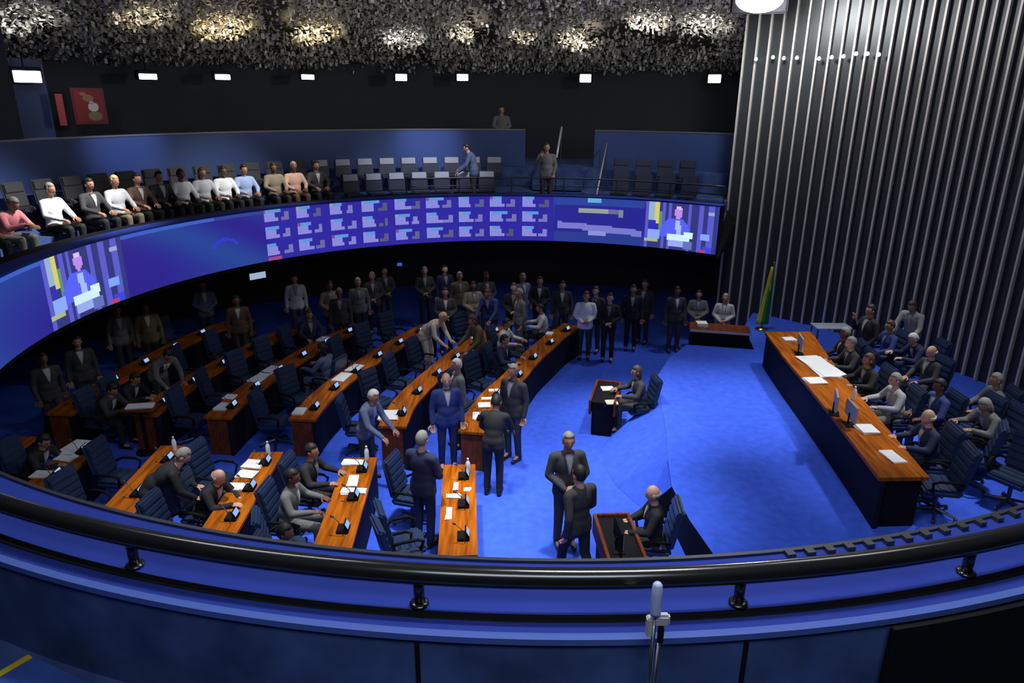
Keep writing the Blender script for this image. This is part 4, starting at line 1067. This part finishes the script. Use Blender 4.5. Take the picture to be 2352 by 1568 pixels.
far = [(676, 640, 'm', 'palegrey', 'charcoal', 'leftmost of the dim line standing against the back wall'), (822, 648, 'm', 'grey', 'black', 'in grey jacket, second in the dim back line'),
       (855, 634, 'm', 'charcoal', 'black', 'with pale tie, third in the dim back line'), (883, 622, 'm', 'charcoal', 'charcoal', 'tall, fourth in the dim back line'),
       (757, 655, 'd', 'taupe', 'black', 'in brownish jacket between the first and second of the back line'), (975, 622, 'm', 'charcoal', 'black', 'in dark suit behind the dark grey coat'),
       (1022, 618, 'l', 'navy', 'navy', 'in navy suit, tallest behind the cream outfit'), (1056, 634, 'm', 'olive', 'black', 'in olive jacket behind the blond stooping one'),
       (1117, 634, 'd', 'charcoal', 'charcoal', 'in dark jacket behind the bright blue jacket'), (1087, 656, 'd', 'taupe', 'charcoal', 'in brown jacket left of the bright blue jacket'),
       (780, 672, 'd', 'charcoal', 'black', 'dim, lower in the row under the table screen')]
for u, v, s, t, b_, lab in far:
    person(u, v, 'hands_front' if u % 2 else 'stand', -80 + (u % 5) * 6, 'dim standing person ' + lab, t, b_, skin=s, hair=('short', 'k' if u % 3 else 'g'), shirt='palegrey', group='people standing along the back wall')
dark = [(268, 712, 'stand', -55, 'grey', 'charcoal', 'm', 'large person in grey jacket standing in the shade under the left gallery'), (322, 708, 'stand', -60, 'olive', 'black', 'd', 'dim person in olive jacket right of the large grey jacket'),
        (465, 655, 'hands_front', -60, 'bluegrey', 'charcoal', 'm', 'dim person in bluish shirt under the gallery below the wave screen'), (182, 785, 'stand', -50, 'charcoal', 'black', 'm', 'dim person with pale collar under the left screen feed'),
        (112, 828, 'walk', -40, 'charcoal', 'charcoal', 'd', 'large shadowy person in grey suit at the far left under the gallery'), (385, 815, 'bend', -35, 'grey', 'charcoal', 'm', 'shadowy grey suited person bending beyond the fifth short desk'),
        (310, 868, 'sit_lean', -10, 'black', 'black', 'm', 'shadowy person seated low by the white papers'), (232, 893, 'sit_lean', -10, 'charcoal', 'black', 'm', 'shadowy person seated behind the sixth desk row'),
        (100, 1012, 'sit_lean', -5, 'black', 'black', 'm', 'shadowy person seated behind the large white papers of the fifth short desk'), (543, 690, 'stand', -70, 'brown', 'charcoal', 'd', 'dim person in maroon jacket left of the small bright sign')]
for u, v, ps, f, t, b_, s, lab in dark:
    person(u, v, ps, f, lab, t, b_, skin=s, hair=('short', 'k'), group='people in the shade under the gallery')

# --- dais
G2 = 'people at the presiding table'
pz = .6
person(1672, 690, 'hands_front', -108, 'tan person in light grey jacket and white shirt speaking at the rostrum', 'lightgrey', 'charcoal', skin='m', hair=('short', 'g'), fz=0, group=G2, pos=(5.32, 17.08, 0), sc=.93)
person(1949, 787, 'sit_desk', 178, 'grey-brown haired person in dark suit seated beside the spread white papers', 'charcoal', hair=('short', 'g'), tie='b', fz=pz, group=G2)
person(1914, 772, 'sit_lap', 170, 'grey-haired person in black suit half behind the grey-brown haired one', 'black', hair=('short', 'g'), skin='d', fz=pz, group=G2)
person(1993, 826, 'sit_desk', 182, 'brown-haired person in black jacket with white lapel line at the middle of the table', 'black', hair=('long', 'b'), skin='m', fz=pz, group=G2, shirt='palegrey')
person(2044, 748, 'sit_lap', 185, 'brown-haired person in blue suit and pale shirt seated in the second line', 'blue', 'navy', hair=('short', 'b'), skin='m', shirt='paleblue', fz=pz, group=G2)
person(2098, 778, 'sit_lean', 180, 'white-haired person in navy suit leaning forward in the second line', 'navy', hair=('short', 'w'), fz=pz, group=G2)
person(2140, 808, 'sit_lap', 190, 'pinkish balding person in charcoal suit, last of the second line', 'charcoal', hair=('bald', 'w'), fz=pz, group=G2)
person(2095, 703, 'reach', 215, 'standing person in light grey jacket bending towards the second line by the striped wall', 'lightgrey', 'charcoal', skin='m', hair=('short', 'b'), fz=pz, group=G2)
person(2056, 872, 'sit_desk', 180, 'silver-haired person in light grey suit seated at the table', 'lightgrey', 'grey', hair=('short', 'g'), fz=pz, group=G2)
person(2112, 955, 'sit_desk', 175, 'bald pale-headed person in navy jacket with the nearest seat at the table', 'navy', hair=('bald', 'w'), fz=pz, group=G2)
person(2288, 872, 'sit_lap', 172, 'tan person in grey jacket seated apart at the right edge', 'grey', 'charcoal', skin='m', hair=('short', 'g'), fz=pz, group=G2)
person(2262, 930, 'sit_lean', 185, 'grey-haired person in dark jacket bent forward in front of the one at the right edge', 'grey', 'black', skin='m', hair=('long', 'g'), fz=pz, group=G2, shirt='palegrey')
person(1964, 718, 'phone', 190, 'small dim person in black standing close to the striped wall', 'black', skin='m', hair=('short', 'k'), fz=pz, group=G2)
person(2108, 878, 'sit_lap', 182, 'person in blue jacket seated behind the light grey suit', 'blue', 'navy', skin='d', hair=('short', 'k'), fz=pz, group=G2)

# --- visitors' gallery
G3 = 'visitors in the gallery'
def visitor(u, v, pose, top, bottom, skin, hair, label, kind='shirt', r=9.12, zf=3.3, dface=0, seated=True):
    P = POSES[pose]; w = cyl(u, v, r - P['head'].y); t = theta(w)
    if VIS: t = min(t, VIS[-1][0] - 3.3)
    face = t + 180 + dface
    pp = pol(t, r, zf)
    person(0, 0, pose, face, label, top, bottom, skin, hair, pos=tuple(pp), kind=kind, chair='none', group=G3, fz=zf)
    VIS.append((t, r))
VIS = []
for a in ((-75, 480, 'sit_lap', 'charcoal', 'black', 'm', ('short', 'k'), 'dark clothed person cut off at the left edge of the gallery', 'jacket'),
          (20, 425, 'sit_lean', 'pink', 'grey', 'm', ('short', 'g'), 'grey-haired person in pink and grey top, at the left end of the gallery'),
          (115, 435, 'sit_lap', 'white', 'black', 'm', ('short', 'g'), 'person in bright white shirt seated in the gallery'),
          (203, 415, 'sit_lap', 'charcoal', 'black', 'm', ('short', 'k'), 'person in dark suit seated right of the bright white shirt', 'jacket'),
          (262, 410, 'sit_lap', 'palegrey', 'taupe', 'm', ('short', 'y'), 'person with blond hair and white sleeves in the gallery'),
          (302, 400, 'sit_lap', 'brown', 'black', 'l', ('short', 'k'), 'dark-haired person in brown jacket right beside the blond one in the gallery', 'jacket'),
          (342, 405, 'sit_lap', 'charcoal', 'black', 'm', ('short', 'k'), 'dark clothed person seated between the blond one and two white shirts', 'jacket'),
          (400, 392, 'sit_lap', 'white', 'charcoal', 'd', ('short', 'k'), 'dark-haired person in white shirt, left of the gallery pair', 'shirt'),
          (438, 396, 'sit_lap', 'palegrey', 'charcoal', 'm', ('long', 'b'), 'brown-haired person in pale top, right of the gallery pair', 'blouse'),
          (497, 392, 'sit_lap', 'white', 'black', 'd', ('short', 'k'), 'person in white shirt seated left of a light blue shirt'),
          (546, 388, 'sit_lap', 'paleblue', 'black', 'm', ('short', 'k'), 'person in light blue shirt in the gallery'),
          (628, 388, 'sit_lap', 'taupe', 'black', 'd', ('short', 'k'), 'person in olive beige shirt above the start of the voting board'),
          (672, 380, 'sit_lap', 'pinkbeige', 'brown', 'd', ('short', 'g'), 'person in pale pink shirt and cap next to the olive beige shirt'),
          (726, 376, 'sit_lap', 'charcoal', 'black', 'm', ('short', 'k'), 'dark clothed person at the edge of the empty seats', 'jacket')):
    a = list(a); kind = a[8] if len(a) > 8 else 'shirt'; r = a[9] if len(a) > 9 else 9.12; zf = a[10] if len(a) > 10 else 3.3
    visitor(a[0], a[1], a[2], a[3], a[4], a[5], a[6], a[7], kind, r, zf)
w = cyl(1086, 362, 9.7); t = theta(w); person(0, 0, 'reach', t + 80, 'person in dark blue jacket leaning over the empty gallery seats', 'bluegrey', 'charcoal', 'l', ('short', 'k'), pos=tuple(pol(t, 9.3, 3.3)), group=G3)
w = cyl(1258, 358, 9.6); t = theta(w); person(0, 0, 'phone', t + 180, 'person in grey shirt standing at the foot of the gallery stairs', 'grey', 'charcoal', 'm', ('short', 'k'), pos=tuple(pol(t, 8.7, 3.3)), kind='shirt', group=G3)
w = cyl(1152, 250, 12.0); t = theta(w); person(0, 0, 'hands_front', t + 180, 'person in grey top standing behind the blue partition', 'grey', 'charcoal', 'm', ('short', 'k'), pos=tuple(pol(t, 12.0, 4.2)), kind='shirt', group=G3)

def SHORT(l):
    w_ = l.replace(',', '').split()
    return ' '.join(('navy armchair under the ' + ' '.join(w_)).split()[:16])
# --- chairs under the seated people, then the empty ones at free desk places
lab_seat = iter(range(200))
for x, y, z, rz, c in SEATED:
    n = len([q for q in CH_POS])
    near = min(((o.location.x - x) ** 2 + (o.location.y - y) ** 2, o) for o in [o for o in COL.objects if o.name.startswith('person') and o.parent is None] if True) if False else None
    who = [o for o in COL.objects if o.name.startswith('person') and o.parent is None and abs(o.location.x - x) < 1e-4 and abs(o.location.y - y) < 1e-4][0]
    lab = SHORT(who['label'])
    place_chair(x, y, z, rz, lab, 'occupied armchairs')
people_xy = [(o.location.x, o.location.y) for o in COL.objects if o.name.startswith('person') and o.parent is None]
for p, rz, lab in slots:
    if any((p.x - x) ** 2 + (p.y - y) ** 2 < .55 ** 2 for x, y in CH_POS + people_xy): continue
    place_chair(p.x, p.y, 0, rz + R(random.uniform(-22, 22)), lab, 'empty armchairs at the desks')
for u, v, rz, lab in ((2158, 1108, 80, 'large empty navy armchair at the balcony end of the presiding table'), (2232, 1045, 60, 'empty dark armchair with blue lit top right of the presiding table'),
                      (2232, 985, 95, 'empty navy armchair behind the bald person at the presiding table'), (2330, 1090, 120, 'dark armchair cut off at the right edge of the view')):
    p = at(u, v, pz + .5); place_chair(p.x, p.y, pz, R(rz), lab, 'empty armchairs on the dais')
p = at(955, 1225, .45); place_chair(p.x - .12, p.y - .22, 0, R(-70), 'empty navy armchair turned away beside the nearest short desk', 'empty armchairs at the desks')

# ---- gallery seats, one under each visitor and the empty ones between
G0 = gseat(); first = True
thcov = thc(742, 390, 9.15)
for row, (r, zf, dth) in enumerate(((9.15, 3.3, 3.9), (10.35, 3.6, 3.45))):
    vis = sorted([t for t, rr_ in VIS if abs(rr_ - r) < .3], reverse=True)
    lo, hi = thc(1205, 380, r), 176 if row == 0 else 172
    blocks = [(hi, lo + 1.2), (thc(1372, 390, r) - 2, 56.5 if row == 0 else 59)]
    for bi, (a_, b_) in enumerate(blocks):
        n = int((a_ - b_) / dth)
        grid = [a_ - k * dth - dth / 2 for k in range(n)]
        if bi == 0: grid = sorted([t for t in grid if all(abs(t - q) > dth * .93 for q in vis)] + vis, reverse=True)
        for k, t in enumerate(grid):
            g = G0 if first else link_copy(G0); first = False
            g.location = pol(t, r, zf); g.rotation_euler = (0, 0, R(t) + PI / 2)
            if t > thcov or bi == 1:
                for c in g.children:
                    c.material_slots[0].link = 'OBJECT'; c.material_slots[0].material = seatdim if t > thcov else seatm
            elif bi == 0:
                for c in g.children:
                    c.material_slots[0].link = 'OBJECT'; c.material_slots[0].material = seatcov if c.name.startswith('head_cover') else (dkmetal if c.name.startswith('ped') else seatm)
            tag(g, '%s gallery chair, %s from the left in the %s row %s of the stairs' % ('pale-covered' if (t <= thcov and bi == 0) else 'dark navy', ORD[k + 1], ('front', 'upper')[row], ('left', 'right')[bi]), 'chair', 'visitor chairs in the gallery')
